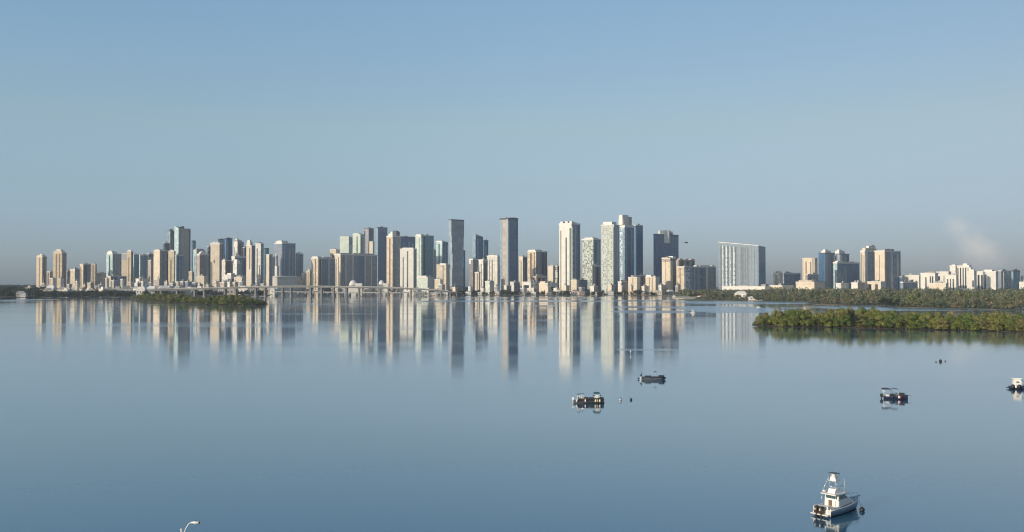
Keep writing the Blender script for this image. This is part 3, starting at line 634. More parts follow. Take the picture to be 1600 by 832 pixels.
# leaning, twisted grey tower: three offset lifts
def twisted():
    D = 3100; root = B('tall slate grey tower of offset stacked lifts, waisted in the middle', 703, 706.5, 723, 447, D, 'grey_brown', rim=None, cutoff=1)
    _, w1, w2, h, _, a, b = BLD[(703, 723)]; p = D / F
    segs = [(447, 420, .0, .0, 1.06), (420, 396, .04, .03, .96), (396, 369, -.03, -.03, 1.10), (369, 344.5, -.10, -.08, 1.22)]
    for i, (y0, y1, ox, oy, s) in enumerate(segs):
        z0, z1 = zt(y0, D) - 1, zt(y1, D) - 1
        m = MB(); s0 = s; s1 = s * (1.03 if i < 3 else 1.0)
        q = lambda s_: [(w2 * (ox), w1 * oy), (w2 * (ox + s_), w1 * oy), (w2 * (ox + s_), w1 * (oy + s_)), (w2 * ox, w1 * (oy + s_))]
        m.prism(q(s0), z0 + .01 * i, z1, q(s1)); m.build('tower_lift', facade('twist'), root)
    z = zt(344.5, D) - 1
    box('dark_crown', facade('dark'), root, -w2 * .11, w2 * 1.13, -w1 * .09, w1 * 1.15, z, z + 1.6 * p)
    BLD[(701, 725)] = (root, w1, w2, z, D, a, b)
twisted()
B('narrow navy sliver of a tower touching the right side of the waisted slate one', 722, 724, 727, 392, 3500, 'glass_blue', rim='rimD', name='office_tower')
B('blue glass tower with a stepped curving top and pale left fin', 738, 743, 755, 370, 3500, 'glass_pale', 'glass_blue', slope=(4, 0, 0, 5), rim=None, Rr=[(.2, .35, 'glass_pale')], name='office_tower')
B('lower dark blue shoulder on the right of the tower with the curving top', 755, 756.5, 763, 376, 3560, 'glass_blue', 'glass_blue', rim='rimD', name='office_tower')
B('brownish grey tower left of the white podium roofed one', 733, 739, 747, 405, 3280, 'grey_brown', 'grey_brown', L=[(.0, .5, 'white', .85, .99)], rimh=1.5, Rr=[(.6, .8, 'P')])
B('small cream block low in front of the brownish grey tower', 742, 748, 750.5, 426, 2950, 'cream_plain', L=[(.5, .75, 'B')], name='apartment_block', cat='building')
B('white grey block with a dark right bay left of the cream dotted tower', 748, 755, 762, 406, 2990, 'white', 'grey', Rr=[(.1, .75, 'D', .1, .9)], rimh=1.6)
B('cream tower dotted with windows standing left of the tallest pink and blue tower', 761, 777, 781.5, 400, 3120, 'white', 'white_plain', L=[(.45, .55, 'D', .05, .9), (.2, .28, 'G', .05, .9)], rimh=1.4, pent=[(.1, .8, .1, .9, .8, 'rimW')])
B('low white wing at the foot of the dotted cream tower', 758, 765, 772, 440, 2830, 'green', name='low_building', cat='building')
B('tallest middle tower, pinkish left face and grey blue right face under a dark crown', 781, 794, 809.5, 341, 3000, 'grey_beige', 'glass_steel', L=[(.0, .3, 'glass_pale'), (.38, .62, 'pink'), (.9, 1.0, 'P')], Rr=[(.80, .98, 'glass_blue', .03, .97), (.02, .1, 'glass_pale')], rim='dark', rimh=2.0, pent=[(.55, 1.0, .1, .9, .9, 'dark')])
B('short cream and dark block right of the tallest middle tower', 811, 817, 824, 401.5, 3500, 'cream_plain', 'dark', rimh=1.0)
B('cream tower with two vertical brown slots and a dark striped right side', 824, 837.5, 855, 393, 3250, 'cream', 'grey_brown', L=[(.3, .5, 'B'), (.75, .85, 'B')], Rr=[(.08, .42, 'striped'), (.5, .75, 'D'), (.82, .97, 'D')], rimh=1.2, pent=[(.0, .6, .1, .9, 2.2, 'rimW')])
B('low blue grey hotel wing at the foot of the tallest middle tower', 797, 803, 812, 441, 2800, 'white', 'grey_blue', name='low_building', cat='building')
B('pinkish block with round arches left of the crenellated cream tower', 830, 838, 854, 432, 3050, 'pink', 'pink', L=[(.3, .7, 'D', .5, .9)], Rr=[(.15, .4, 'D', .5, .9), (.6, .8, 'B', .5, .9)], pent=[(.3, .8, .2, .8, 2.5, 'pink')], name='low_building', cat='building')
B('white long low terrace on the waterfront below the cream tower with brown slots', 816, 829, 842, 441, 2760, 'white_plain', 'white', L=[(.2, .8, 'D', .5, .75)], Rr=[(.2, .4, 'D', .4, .8)], name='low_building', cat='building')
B('cream low house with balconies on the waterfront right of the long white terrace', 842, 856, 872, 443, 2740, 'cream_plain', 'white', Rr=[(.3, .8, 'D', .4, .7)], pent=[(.0, .6, .3, .9, 2.5, 'cream_plain')], name='low_building', cat='building')
B('cream slab immediately left of the crenellated cream tower', 856, 864, 867.5, 416, 2960, 'cream_plain', 'grey', name='apartment_block', cat='building')
B('grey patterned slab wedged against the crenellated cream tower', 866, 871, 875.5, 416, 3030, 'patch', 'dark', name='apartment_block', cat='building')
B('tall cream tower with a crenellated crown and dark balcony slots', 873.5, 893, 906.5, 349, 2900, 'white_plain', 'glass_steel', L=[(.10, .17, 'B', .06, .9), (.52, .62, 'D', .05, .8), (.84, .98, 'G', .05, .93)], Rr=[(.02, .25, 'balc'), (.35, .5, 'P'), (.8, .97, 'D', .03, .95)], rimh=2.2,
  pent=[(.05, .3, .02, .2, 2.6, 'rimW'), (.05, .3, .35, .55, 3.0, 'rimW'), (.05, .3, .75, .95, 2.6, 'rimW'), (.4, .9, .2, .8, 1.8, 'rimW')])
B('cream cube at the foot of the crenellated cream tower', 892, 901, 904, 438, 2770, 'cream_plain', name='low_building', cat='building')
B('dark glass low block between the crenellated tower and the mottled grey one', 903, 906, 918, 438, 2850, 'glass_dark', 'glass_steel', rim='rimD', name='low_building', cat='building')
B('mottled grey green tower with a white rounded roof, shorter left neighbour of the mottled twin', 909, 927, 938.5, 373.5, 3150, 'patch', 'glass_teal', L=[(.0, .05, 'P')], Rr=[(.25, .4, 'D'), (.55, .8, 'P')], rimh=1.4, pent=[(.05, .8, .1, .8, 1.8, 'rimW')])
B('narrow grey block with a white roof cap between the two mottled towers', 925.5, 930, 938, 415, 2960, 'grey', 'grey_brown', Rr=[(.2, .6, 'D')], rimh=1.8, pent=[(.0, .5, .2, .8, 1.5, 'rimW')], name='apartment_block', cat='building')
B('tall mottled grey green tower with a bright white roof box', 939, 959, 968, 351.5, 2800, 'patch', 'glass_teal', L=[(.0, .05, 'P'), (.46, .5, 'P'), (.94, 1, 'D')], Rr=[(.5, .6, 'P')], rimh=.8, pent=[(.0, .8, .15, .85, 4.4, 'rimW')])
B('highest blue tower with a pale corner column and a drum shaped crown', 967.5, 976, 990.5, 352, 3150, 'patch_blue', 'glass_blue', L=[(.6, .98, 'glass_pale', .03, .95)], rimh=3.5, pent=[(-.1, .5, .1, .95, 9, 'white_plain'), (.0, .9, .2, .9, 13, 'pink'), (-.15, .5, .15, .8, 15.5, 'rimW')])
B('blue grey right half of the highest blue tower pair', 989.5, 993, 1004.5, 352, 3250, 'glass_steel', 'glass_blue', Rr=[(.02, .12, 'glass_pale')], rim='rimW', rimh=1.0)
B('low white villa block between the mottled tower and the cream waterfront blocks', 965.5, 971, 981.5, 440.5, 2780, 'white_plain', 'grey', name='low_building', cat='building')
B('cream lowrise with rounded ends under the highest blue tower', 981.5, 995, 1000, 433.5, 2765, 'cream_plain', 'white_plain', L=[(.5, .58, 'B')], name='apartment_block', cat='building')
B('grey link block between the two cream lowrises', 995, 1000, 1010, 431, 2870, 'grey_beige', 'grey', Rr=[(.2, .5, 'B')], name='apartment_block', cat='building')
B('cream lowrise with a stepped roof left of the notched blue tower base', 1008.5, 1024, 1030.5, 433, 2765, 'cream_plain', 'white_plain', L=[(.35, .42, 'B'), (.65, .72, 'B')], pent=[(.1, .8, .5, 1, 2.6, 'rimW')], name='apartment_block', cat='building')
B('blue glass tower with a notched cream rooftop box', 1021, 1024, 1061, 366, 3250, 'glass_blue', 'glass_blue', Rr=[(.70, .97, 'glass_steel', .78, .96)], rim='rimD', rimh=.6)
on_roof((1021, 1061), 'sun_catching_bay', facade('white_plain'), lambda m, w1, w2, h, p: m.lathe([(w2 * .17, -14 * p), (w2 * .17, 6.5 * p)], c=(w2 * .5, w2 * .10, h), n=8, smooth=False))  # cream crown given an invented eight-sided form so some faces turn sunward
on_roof((1021, 1061), 'sun_catching_box', rimW, lambda m, w1, w2, h, p: m.lathe([(w2 * .2, 1.2), (w2 * .2, 5.5 * p)], c=(w2 * .72, w2 * .24, h), n=8, smooth=False))  # roof room with the same invented eight sides, to show lit faces
B('pinkish tower with two buttress like bays in front of the notched blue tower', 1034, 1047, 1056, 404, 2840, 'pink', 'grey_brown', L=[(.02, .98, 'cream_plain', .0, .90), (.45, .5, 'B')], Rr=[(.0, .45, 'cream_plain', 0, .93)], pent=[(.6, 1.1, .1, .6, 3.2, 'rimW'), (.0, .5, .3, 1, 1.2, 'pink')])
B('reddish crenellated roofed slab behind the cream and slate block', 1055, 1060, 1086, 407, 3050, 'pink', 'pink', Rr=[(.1, .3, 'B', .8, .98), (.45, .65, 'B', .8, .98), (.8, .95, 'B', .8, .98)], rim='pink', pent=[(.1, .3, .1, .9, 2.2, 'pink'), (.45, .62, .1, .9, 2.2, 'pink'), (.8, 1, .1, .9, 2.2, 'pink')])
B('wide slate grey block with a cream left end and white roof line', 1057.5, 1069, 1120, 417, 2820, 'cream', 'grey_blue', L=[(.4, .5, 'B')], Rr=[(.02, .17, 'patch_blue', .02, .93), (.19, .22, 'P'), (.3, .34, 'P'), (.42, .46, 'P'), (.68, .74, 'white_plain', 0, .99), (.76, .94, 'grey', .02, .93), (.52, .65, 'glass_steel', .02, .93)], rimh=1.0, pent=[(.5, .85, .1, .9, 2.2, 'rimW'), (.9, 1, .1, .9, 2.4, 'rimW')])
# the great slab with a falling roof line
def slab():
    D = 2760; L = [(0, .06, 'P'), (.06, .13, 'patch_blue')]
    root = B('broad pale slab tower with dark slots, blue right end and falling roof line', 1121, 1185, 1196, 384, D, 'slab_pale', 'glass_blue', slope=(-.2, -1.2, -1.2, 7.2), rim=None)
    _, w1, w2, h, _, a, b = BLD[(1121, 1196)]
    finm = plain('column_grey', (.44, .48, .50), .6)
    for f in (.05, .14, .23, .33, .42, .50, .58, .66, .73, .80, .865, .93):
        top = (h - 3 + f * 0 + (1 - f) * 5.6 * D / F)
        dk = f in (.05, .14, .23, .33, .42, .58, .66, .73)
        k = 'patch_blue' if f < .5 else ('striped' if dk else 'glass_steel')
        wd = .038 if f < .6 else .026
        box('window_column', facade('dark') if dk else facade('grey_blue'), root, -.5, .1, w1 * (1 - f - wd), w1 * (1 - f), 3, top - 5)
        box('column_fin', finm, root, -1.4, .1, w1 * (1 - f - wd) - .9, w1 * (1 - f - wd) - .2, 0, top)
    for f in (.09, .185, .28, .375):
        box('balcony_bay', facade('patch_blue'), root, -1.0, .1, w1 * (1 - f - .04), w1 * (1 - f), 3, h - 6 + (1 - f) * 5.2 * D / F)
    MB().prism([(-1.5, -1), (w2 * .9, -1), (w2 * .9, w1 + 1), (-1.5, w1 + 1)], h - 4, [h + 1.0, h + .5, h + 14.8, h + 15.4]).build('roof_screen', rimW, root) if False else None
    v = MB(); p = D / F
    v.add([(-1.6, -.5, h - 1), (-1.6, w1 + .5, h + 6.6 * p), (1.5, w1 + .5, h + 6.6 * p), (1.5, -.5, h - 1), (-1.6, -.5, h + .8), (-1.6, w1 + .5, h + 7.6 * p), (1.5, w1 + .5, h + 7.6 * p), (1.5, -.5, h + .8)],
          [(0, 1, 2, 3), (4, 7, 6, 5), (0, 4, 5, 1), (1, 5, 6, 2), (2, 6, 7, 3), (3, 7, 4, 0)]); v.build('roof_parapet', rimW, root)
slab()
B('long white podium at the foot of the broad pale slab tower', 1126, 1195, 1218, 448, 2700, 'white_plain', 'white_plain', name='podium_building', cat='building')
B('white framed office block with a dark glazed top left of the long grey windowed one', 1208, 1219, 1223, 427, 3000, 'white', 'white', L=[(.3, .7, 'D', .3, .9)], rimh=1.4, name='office_block', cat='building')
B('long low grey block with rows of dark windows and a white roof rim', 1222, 1224, 1251, 427, 3080, 'white', 'grey_blue', Rr=[(.04, .96, 'grey_blue', .05, .85)], rimh=1.8, name='office_block', cat='building')
B('round cornered cream tower with two brown slots, leftmost of the right hand group', 1252, 1272, 1278.5, 403.5, 2790, 'cream_plain', 'grey', L=[(.32, .42, 'B', .3, .9), (.68, .78, 'B', .3, .9)], shape='cham', rimh=1.5, rim='cream_plain')
B('dark arcaded block at the foot of the round cornered cream tower', 1259, 1262, 1279, 429, 2735, 'grey_brown', 'grey_blue', Rr=[(.2, .4, 'D', .4, .9), (.6, .8, 'D', .4, .9)], name='low_building', cat='building')
B('long cream podium with a ramped roof below the round cornered cream tower', 1243, 1272, 1289, 441, 2690, 'cream_plain', 'cream_plain', pent=[(.1, .6, .2, .9, 2.4, 'tan')], name='podium_building', cat='building')
B('striped slate tower topped by a white dome room, left one of the pair', 1279, 1288, 1304, 395.5, 3120, 'glass_blue', 'striped', Rr=[(.1, .35, 'P'), (.45, .6, 'grey_blue'), (.7, .8, 'D')], pent=[(.15, .7, .1, .8, 3.2, 'rimW'), (.25, .55, .3, .7, 5.2, 'rimW')], rim='rimD')
B('striped slate tower topped by a white dome room, right one of the pair', 1304, 1312, 1327, 397, 3220, 'striped', 'grey_blue', L=[(.1, .4, 'D', .1, .96)], Rr=[(.0, .25, 'white_plain', 0, .98), (.5, .6, 'P'), (.75, .97, 'glass_dark', .1, .95)], pent=[(.0, .55, .1, .9, 4.5, 'rimW'), (.1, .4, .3, .7, 6.4, 'rimW')], rim='rimD')
B('wide blue glass block with white roof line in the right hand group', 1302, 1308, 1343.5, 410, 2920, 'teal_white', 'glass_blue', Rr=[(.0, .18, 'glass_steel'), (.36, .40, 'P', .03, .9), (.22, .34, 'glass_teal', .03, .88)], rimh=2.0, pent=[(.05, .3, .1, .9, 1.6, 'rimW')], name='office_block', cat='building')
B('tower with grey window wall under a dark canopy and white roof terrace', 1344.5, 1351, 1370.5, 392, 3050, 'cream_plain', 'grey', Rr=[(.05, .22, 'white_plain', 0, .99), (.3, .72, 'grey', .03, .96), (.78, .97, 'glass_dark', .2, .96)], rimh=1.8, pent=[(.1, 1.0, .1, .95, 3.8, 'cream_plain'), (.4, .95, .2, .8, 7.5, 'rimW'), (.65, .9, .3, .7, 9, 'pink')])
B('last tall tower on the right, plain cream left face and grey striped right face', 1366.5, 1382, 1407.5, 392, 2860, 'cream_plain', 'striped', Rr=[(.02, .3, 'grey_brown', .03, .96), (.36, .5, 'P'), (.55, .7, 'grey_blue', .03, .95), (.75, .88, 'P'), (.92, .98, 'D')], L=[(.45, .5, 'B', .1, .9)], rimh=1.4)
B('low cream blocks under the last tall tower on the right', 1355, 1376, 1384, 440.5, 2740, 'cream_plain', 'white', L=[(.1, .3, 'D', .4, .8), (.6, .8, 'D', .4, .8)], name='low_building', cat='building')
B('flat white pavilion under the wide blue glass block', 1330, 1340, 1352, 442, 2720, 'white_plain', 'pink', name='low_building', cat='building')
B('small white villa under the wide blue glass block', 1306, 1314, 1327, 443, 2720, 'white', 'white', name='low_building', cat='building')
B('low dark blue shed between the last tall tower and the white waterfront houses', 1405, 1409, 1417, 433, 2900, 'glass_blue', 'grey', name='low_building', cat='building')
B('long flat grey wing in front of the dark blue shed', 1407, 1411, 1434, 441, 2760, 'grey', 'glass_steel', rimh=1.2, name='low_building', cat='building')
B('white terrace block with three small dark windows, first of the white condominiums', 1415, 1436, 1440, 430.5, 2900, 'white_plain', L=[(.2, .32, 'D', .5, .7), (.42, .54, 'D', .5, .7), (.75, .85, 'D', .4, .7)], rimh=.8, name='condominium', cat='building')
B('white condominium with evenly spaced dark slots, second from the left', 1438, 1461, 1466, 427, 2840, 'white_plain', L=[(.33, .42, 'D', .2, .8), (.64, .72, 'D', .2, .85), (.78, .88, 'D', .2, .85)], rimh=.8, name='condominium', cat='building')
B('white condominium with a curved cream front, third from the left', 1463, 1482, 1486, 425, 2960, 'white_plain', L=[(.15, .3, 'D', .6, .8), (.6, .66, 'B', .2, .8)], rimh=.8, name='condominium', cat='building')
B('white condominium turret left of the tallest white slotted one', 1484, 1493, 1496, 415.5, 3060, 'white_plain', L=[(.2, .7, 'D', .04, .3)], rimh=1.0, pent=[(.1, .9, .1, .7, 1.2, 'rimW')], name='condominium', cat='building')
B('white low wing with dark columns in front of the white turret', 1478, 1494, 1497, 430, 2800, 'white_plain', L=[(.1, .22, 'D', .1, .8), (.4, .5, 'D', .1, .8), (.65, .78, 'D', .1, .8)], name='condominium', cat='building')
B('tallest white condominium with black vertical slots', 1495, 1511, 1514, 415.5, 2960, 'white_plain', L=[(.05, .16, 'D', .2, .93), (.3, .42, 'D', .2, .93), (.56, .67, 'D', .2, .93), (.8, .92, 'D', .2, .93)], rimh=.6, pent=[(.1, .9, .0, .4, 3.0, 'rimW')], name='condominium', cat='building')
B('white stair stepped condominium descending to the right', 1510.5, 1522, 1526, 424, 2820, 'white_plain', L=[(.75, .95, 'D', .3, .6), (.75, .95, 'G', .05, .25)], pent=[(.1, .9, .5, 1.0, 5.5, 'rimW'), (.1, .9, .7, 1.0, 9.5, 'rimW'), (.1, .6, .1, .5, 2.0, 'rimW')], name='condominium', cat='building')
B('white condominium with three dark slots and a blank cream right end', 1524.5, 1556, 1560, 424.5, 2870, 'white_plain', L=[(.08, .18, 'D', .15, .85), (.26, .34, 'D', .15, .85), (.42, .50, 'D', .15, .85), (.7, .72, 'B', .1, .8)], rimh=1.0, pent=[(.1, .9, .2, .6, 2.4, 'rimW')], name='condominium', cat='building')
B('long low cream waterside row at the foot of the white condominiums', 1452, 1478, 1482, 443, 2740, 'cream_plain', name='low_building', cat='building')
B('pale blue grey balconied block right of the white condominiums', 1559.5, 1564, 1581, 423.5, 3050, 'grey', 'glass_pale', Rr=[(.2, .45, 'balc'), (.6, .85, 'balc')], rimh=.8, name='apartment_block', cat='building')
B('teal glass block with a dark flat roof near the right edge', 1580, 1583, 1593.5, 423, 2960, 'glass_pale', 'glass_teal', rim='rimD', rimh=1.4, name='office_block', cat='building')
B('grey block cut by the right edge of the photo', 1595, 1599, 1612, 431.5, 3000, 'grey', 'grey', name='apartment_block', cat='building')
B('low white house at the right edge below the grey cut block', 1592.5, 1604, 1610, 441, 2760, 'white_plain', name='low_building', cat='building')
B('pale tan garage strip between the white podium and the cream podium', 1203, 1222, 1240, 446.5, 2700, 'cream_plain', 'white_plain', name='low_building', cat='building')

# the round arena beside the causeway
def arena():
    D = 3700; p = D / F; c = at(442, 444, D); z1 = zt(433.5, D) - 1
    root = thing('arena', 'low round cream arena with a flat white roof beside the big grey blue office tower', 'arena', (c.x, D, 1.0))
    r = 27 * p
    MB().lathe([(r, 0), (r, z1 * .8), (r * 1.01, z1)], n=40, smooth=False).build('wall', facade('white_plain'), root)
    MB().lathe([(r * 1.03, z1), (r * 1.03, z1 + 1.5), (r * .6, z1 + 4.5), (.5, z1 + 5)], n=40).build('roof', rimW, root)
    box('annex', facade('white_plain'), root, -r * 1.25, -r * .8, -r * .4, r * .2, 0, z1 * .95)
    box('annex', facade('cream'), root, r * .8, r * 1.1, -r * .4, r * .2, 0, z1 * .8)
arena()
# the white tent-roofed halls under the wide slab
for (x0, x1, lab) in [(545, 566, 'left of two white shell roofed halls behind the causeway, under the wide slab'), (591, 607, 'right of two white shell roofed halls behind the causeway')]:
    D = 3540; p = D / F; P = at((x0 + x1) / 2, 447, D); w = (x1 - x0) * p / 2; zz = zt(438.5, D) - 1
    root = thing('shell_roofed_hall', lab, 'building', (P.x, D, 1.0))
    box('wall', facade('white_plain'), root, -w, w, -w * .5, w * .5, 0, zz * .55)
    MB().lathe([(w * .62, 0), (w * .58, zz * .2), (w * .42, zz * .38), (w * .2, zz * .46), (.3, zz * .48)], c=(-w * .35, 0, zz * .54), n=20).build('shell_roof', rimW, root)
    box('roof', rimW, root, -w * .1, w * 1.02, -w * .52, w * .52, zz * .552, zz * .75)

# ---------------------------------------------------------------- small houses along the shores
def house(x, yt, D, w, label, group, wk, roofk, k=0, nm='waterfront_house'):
    P = at(x, yt, D); h = max(4.0, P.z - 1.0); o = thing(nm, label, 'house', (P.x, D, 1.0), rb.uniform(-.5, .5), group)
    d = w * .7
    MB().box(-w / 2, w / 2, -d / 2, d / 2, 0, h * .7).build('wall', facade(wk), o)
    rf = MB()
    if k % 2: rf.prism([(-w * .54, -d * .54), (w * .54, -d * .54), (w * .54, d * .54), (-w * .54, d * .54)], h * .7 + .01, h, [(-w * .3, -d * .06), (w * .3, -d * .06), (w * .3, d * .06), (-w * .3, d * .06)])
    else: rf.box(-w * .52, w * .52, -d * .52, d * .52, h * .7 + .01, h * .78); rf.box(-w * .2, w * .25, -d * .3, d * .3, h * .75, h)
    rf.build('roof', roofk, o)
    for f in (-.3, 0, .3): box('window', stripD, o, w * f - w * .06, w * f + w * .06, -d / 2 - .15, -d / 2 + .1, h * .3, h * .5)
terr = plain('terracotta', (.35, .16, .09), .8)
HS = [(33, 455, 2262, 18, 'pale hip roofed boathouse on the shore at the far left edge', None), (38, 458.5, 2254, 14, 'lower pale boathouse at the waterline at the far left edge', None)]
for (x, y, D, w, lab, g) in HS: house(x, y, D, w, lab, g, 'grey_beige', slabG, 1, 'boathouse')
for i in range(34):
    x = 48 + i * 6.9 + rb.uniform(-2.5, 2.5); D = rb.uniform(2480, 2950) if x < 215 else rb.uniform(2550, 2950)
    house(x, rb.uniform(446, 451), D, rb.uniform(14, 30), 'small pale house among the dark trees of the left shore', 'pale houses among the trees of the left shore', rb.choice(['white_plain', 'cream_plain', 'pink', 'grey', 'white']), rb.choice([rimW, roofm, slabG, roofm]), i)
for i in range(24):
    x = 232 + i * 8.2 + rb.uniform(-2.5, 2.5); house(x, rb.uniform(446, 450), rb.uniform(2620, 2850), rb.uniform(16, 34), 'small pale building behind the left end of the causeway', 'pale buildings behind the left end of the causeway', rb.choice(['white_plain', 'cream_plain', 'pink', 'grey']), rb.choice([rimW, roofm, rimW]), i)
for i in range(22):
    x = 640 + i * 19.5 + rb.uniform(-6, 6); house(x, rb.uniform(453, 457), rb.uniform(2665, 2700), rb.uniform(12, 24), 'small pale waterfront house on the quay under the middle towers', 'pale quay houses under the middle towers', rb.choice(['white_plain', 'cream_plain', 'white', 'pink', 'grey']), rb.choice([rimW, roofm, rimW, slabG, terr]), i)
for i in range(10):
    x = 470 + i * 17 + rb.uniform(-5, 5); house(x, rb.uniform(449, 452), rb.uniform(3650, 3680), rb.uniform(20, 45), 'small pale building seen under the causeway deck', 'pale buildings seen under the causeway deck', rb.choice(['white_plain', 'cream_plain', 'grey']), rb.choice([rimW, roofm]), i)
for (x, y, D, w, lab) in [(1158, 455.5, 1980, 24, 'flat roofed pale pavilion half hidden in the wood left of the near island'), (1180, 463, 1800, 26, 'low pale boathouse at the wood edge above the near island tip'), (1094, 461.5, 2040, 12, 'tiny terracotta roofed kiosk on the sand spit'), (1598, 474, 1210, 14, 'pinkish hut at the wood edge on the right border'), (1236, 453, 2150, 12, 'small white kiosk in the treetops of the far wood')]:
    house(x, y, D, w, lab, None, 'white_plain', terr if 'terracotta' in lab or 'pinkish' in lab else rimW, 1, 'pavilion')

rf_ = random.Random(5); x = 64.0; i = 0
while x < 418:
    wpx = rf_.uniform(5, 11)
    o = B('small pale mid rise block packed in front of the left towers', x, x + wpx * rf_.uniform(.35, .6), x + wpx, rf_.uniform(435, 446), 2790 + 30 * (i % 2), rf_.choice(['cream', 'tan', 'grey_beige', 'pink', 'white', 'grey', 'grey_blue']), rf_.choice(['white', 'grey', 'cream', 'grey_beige']), name='midrise_block', cat='building')
    o['group'] = 'pale mid rise blocks in front of the left towers'
    x += wpx + rf_.uniform(-1, 7) ; i += 1
x = 646.0
while x < 1060:
    wpx = rf_.uniform(6, 12)
    o = B('small pale mid rise block near the waterfront under the middle towers', x, x + wpx * rf_.uniform(.35, .6), x + wpx, rf_.uniform(444, 451), 2712, rf_.choice(['cream', 'white', 'cream_plain', 'white_plain', 'grey']), rf_.choice(['white', 'grey', 'cream']), name='midrise_block', cat='building')
    o['group'] = 'pale mid rise blocks under the middle towers'
    x += wpx + rf_.uniform(3, 16)

# ---------------------------------------------------------------- causeway bridge
conc = plain('bridge_concrete', (.55, .53, .48), .85, var=.12, scale=.1)
concd = plain('shade_concrete', (.26, .25, .23), .9, var=.15, scale=.2)  # deck concrete made darker: shade below the deck is in the colour
def causeway():
    K = [(225, 452.2, 2390), (300, 450.6, 2410), (400, 447.4, 2425), (480, 446.6, 2432), (600, 448.4, 2440), (650, 450.2, 2445), (690, 453.2, 2452), (716, 456.8, 2470)]
    pts = [at(*k) for k in K]; fine = []
    for i in range(len(pts) - 1):
        for j in range(6): fine.append(pts[i].lerp(pts[i + 1], j / 6))
    fine.append(pts[-1]); fine = [(fine[max(0, i - 2)] + fine[max(0, i - 1)] + q + fine[min(len(fine) - 1, i + 1)] + fine[min(len(fine) - 1, i + 2)]) / 5 for i, q in enumerate(fine)]
    o0 = fine[0].copy(); root = thing('causeway_bridge', 'long pale concrete causeway bridge on piers crossing the bay at left', 'bridge', (o0.x, o0.y, 0))
    loc = [Vector((q.x - o0.x, q.y - o0.y, q.z)) for q in fine]
    def sweep(nm, y0, y1, z0, z1, mat):
        v, f = [], []; n = len(loc)
        for q in loc: v += [(q.x, q.y + y0, q.z + z0), (q.x, q.y + y1, q.z + z0), (q.x, q.y + y1, q.z + z1), (q.x, q.y + y0, q.z + z1)]
        for i in range(n - 1):
            for j in range(4): f.append((i * 4 + j, i * 4 + (j + 1) % 4, i * 4 + 4 + (j + 1) % 4, i * 4 + 4 + j))
        f += [(0, 3, 2, 1), (n * 4 - 4, n * 4 - 3, n * 4 - 2, n * 4 - 1)]
        MB().add(v, f).build(nm, mat, root)
    sweep('deck', 0, 22, -1.6, -.9, conc); sweep('girder', 2, 20, -4.6, -1.61, concd)
    sweep('guard_wall', -.3, .2, -.95, .1, conc); sweep('guard_wall', 21.8, 22.3, -.95, .1, conc)
    x = 262.0; i = 0
    while x < 706:
        q = min(loc, key=lambda t: abs((t.x + o0.x) - at(x, 450, 2430).x))
        m = MB(); w = 3.6 if x < 592 else 2.6; zt_ = q.z - 4.61
        m.box(q.x - w / 2, q.x + w / 2, q.y + 3, q.y + 19, -1, zt_ - 2.2); m.prism([(q.x - w * .5, q.y + 2.8), (q.x + w * .5, q.y + 2.8), (q.x + w * .5, q.y + 19.2), (q.x - w * .5, q.y + 19.2)], zt_ - 2.3, zt_, [(q.x - w * .9, q.y + 1.5), (q.x + w * .9, q.y + 1.5), (q.x + w * .9, q.y + 20.5), (q.x - w * .9, q.y + 20.5)])
        if zt_ > 6: m.box(q.x - w * 1.1, q.x + w * 1.1, q.y + 1, q.y + 21, -1, 1.4)
        m.build('pier', concd, root)
        x += 21.7 if x < 592 else 15.2
causeway()
# lower, older bridge just behind it: dark openings at the right half
def old_bridge():
    a, b = at(425, 455.5, 2500), at(700, 457.8, 2530)
    root = thing('low_bridge', 'older low bridge on dark piers seen beneath the high causeway', 'bridge', (a.x, a.y, 0))
    d = b - a
    MB().add([(0, 0, a.z), (d.x, d.y, b.z), (d.x, d.y + 12, b.z), (0, 12, a.z), (0, 0, a.z - 2.2), (d.x, d.y, b.z - 2.2), (d.x, d.y + 12, b.z - 2.2), (0, 12, a.z - 2.2)], [(0, 1, 2, 3), (4, 7, 6, 5), (0, 4, 5, 1), (1, 5, 6, 2), (2, 6, 7, 3), (3, 7, 4, 0)]).build('deck', conc, root)
    for k in range(24):
        t = (k + .5) / 24; box('pier', concd, root, d.x * t - 2.4, d.x * t + 2.4, d.y * t + 1, d.y * t + 11, -1, a.z + (b.z - a.z) * t - 2.21)
old_bridge()

# ---------------------------------------------------------------- haze
hm, nt, p, o_ = new_mat('haze_air'); nt.nodes.remove(p)
pv = N(nt, 'ShaderNodeVolumePrincipled'); pv.inputs['Color'].default_value = (.80, .88, .96, 1); pv.inputs['Density'].default_value = HAZE_D; pv.inputs['Anisotropy'].default_value = 0.0
nt.links.new(pv.outputs[0], o_.inputs['Volume'])
box('haze', hm, None, -9500, 9500, -600, 9400, -4, 340)['kind'] = 'stuff'
# smoke drifting up beyond the white condominiums
smk, nt, p, o_ = new_mat('thin_smoke'); nt.nodes.remove(p)
pv = N(nt, 'ShaderNodeVolumePrincipled'); pv.inputs['Color'].default_value = (.99, .90, .86, 1); pv.inputs['Anisotropy'].default_value = -.45
tc = N(nt, 'ShaderNodeTexCoord'); no = N(nt, 'ShaderNodeTexNoise'); no.inputs['Scale'].default_value = 2.2; no.inputs['Detail'].default_value = 3
nt.links.new(tc.outputs['Object'], no.inputs['Vector'])
ln = N(nt, 'ShaderNodeVectorMath', operation='LENGTH'); nt.links.new(tc.outputs['Object'], ln.inputs[0])
fall = mth(nt, 'SUBTRACT', 1.0, ln.outputs['Value'], clamp=True)
den = mth(nt, 'MULTIPLY', mth(nt, 'MULTIPLY', fall, mth(nt, 'SUBTRACT', mth(nt, 'ADD', no.outputs[0], mth(nt, 'MULTIPLY', fall, .5)), .5, clamp=True)), SMOKE_D)
nt.links.new(den, pv.inputs['Density']); nt.links.new(pv.outputs[0], o_.inputs['Volume'])
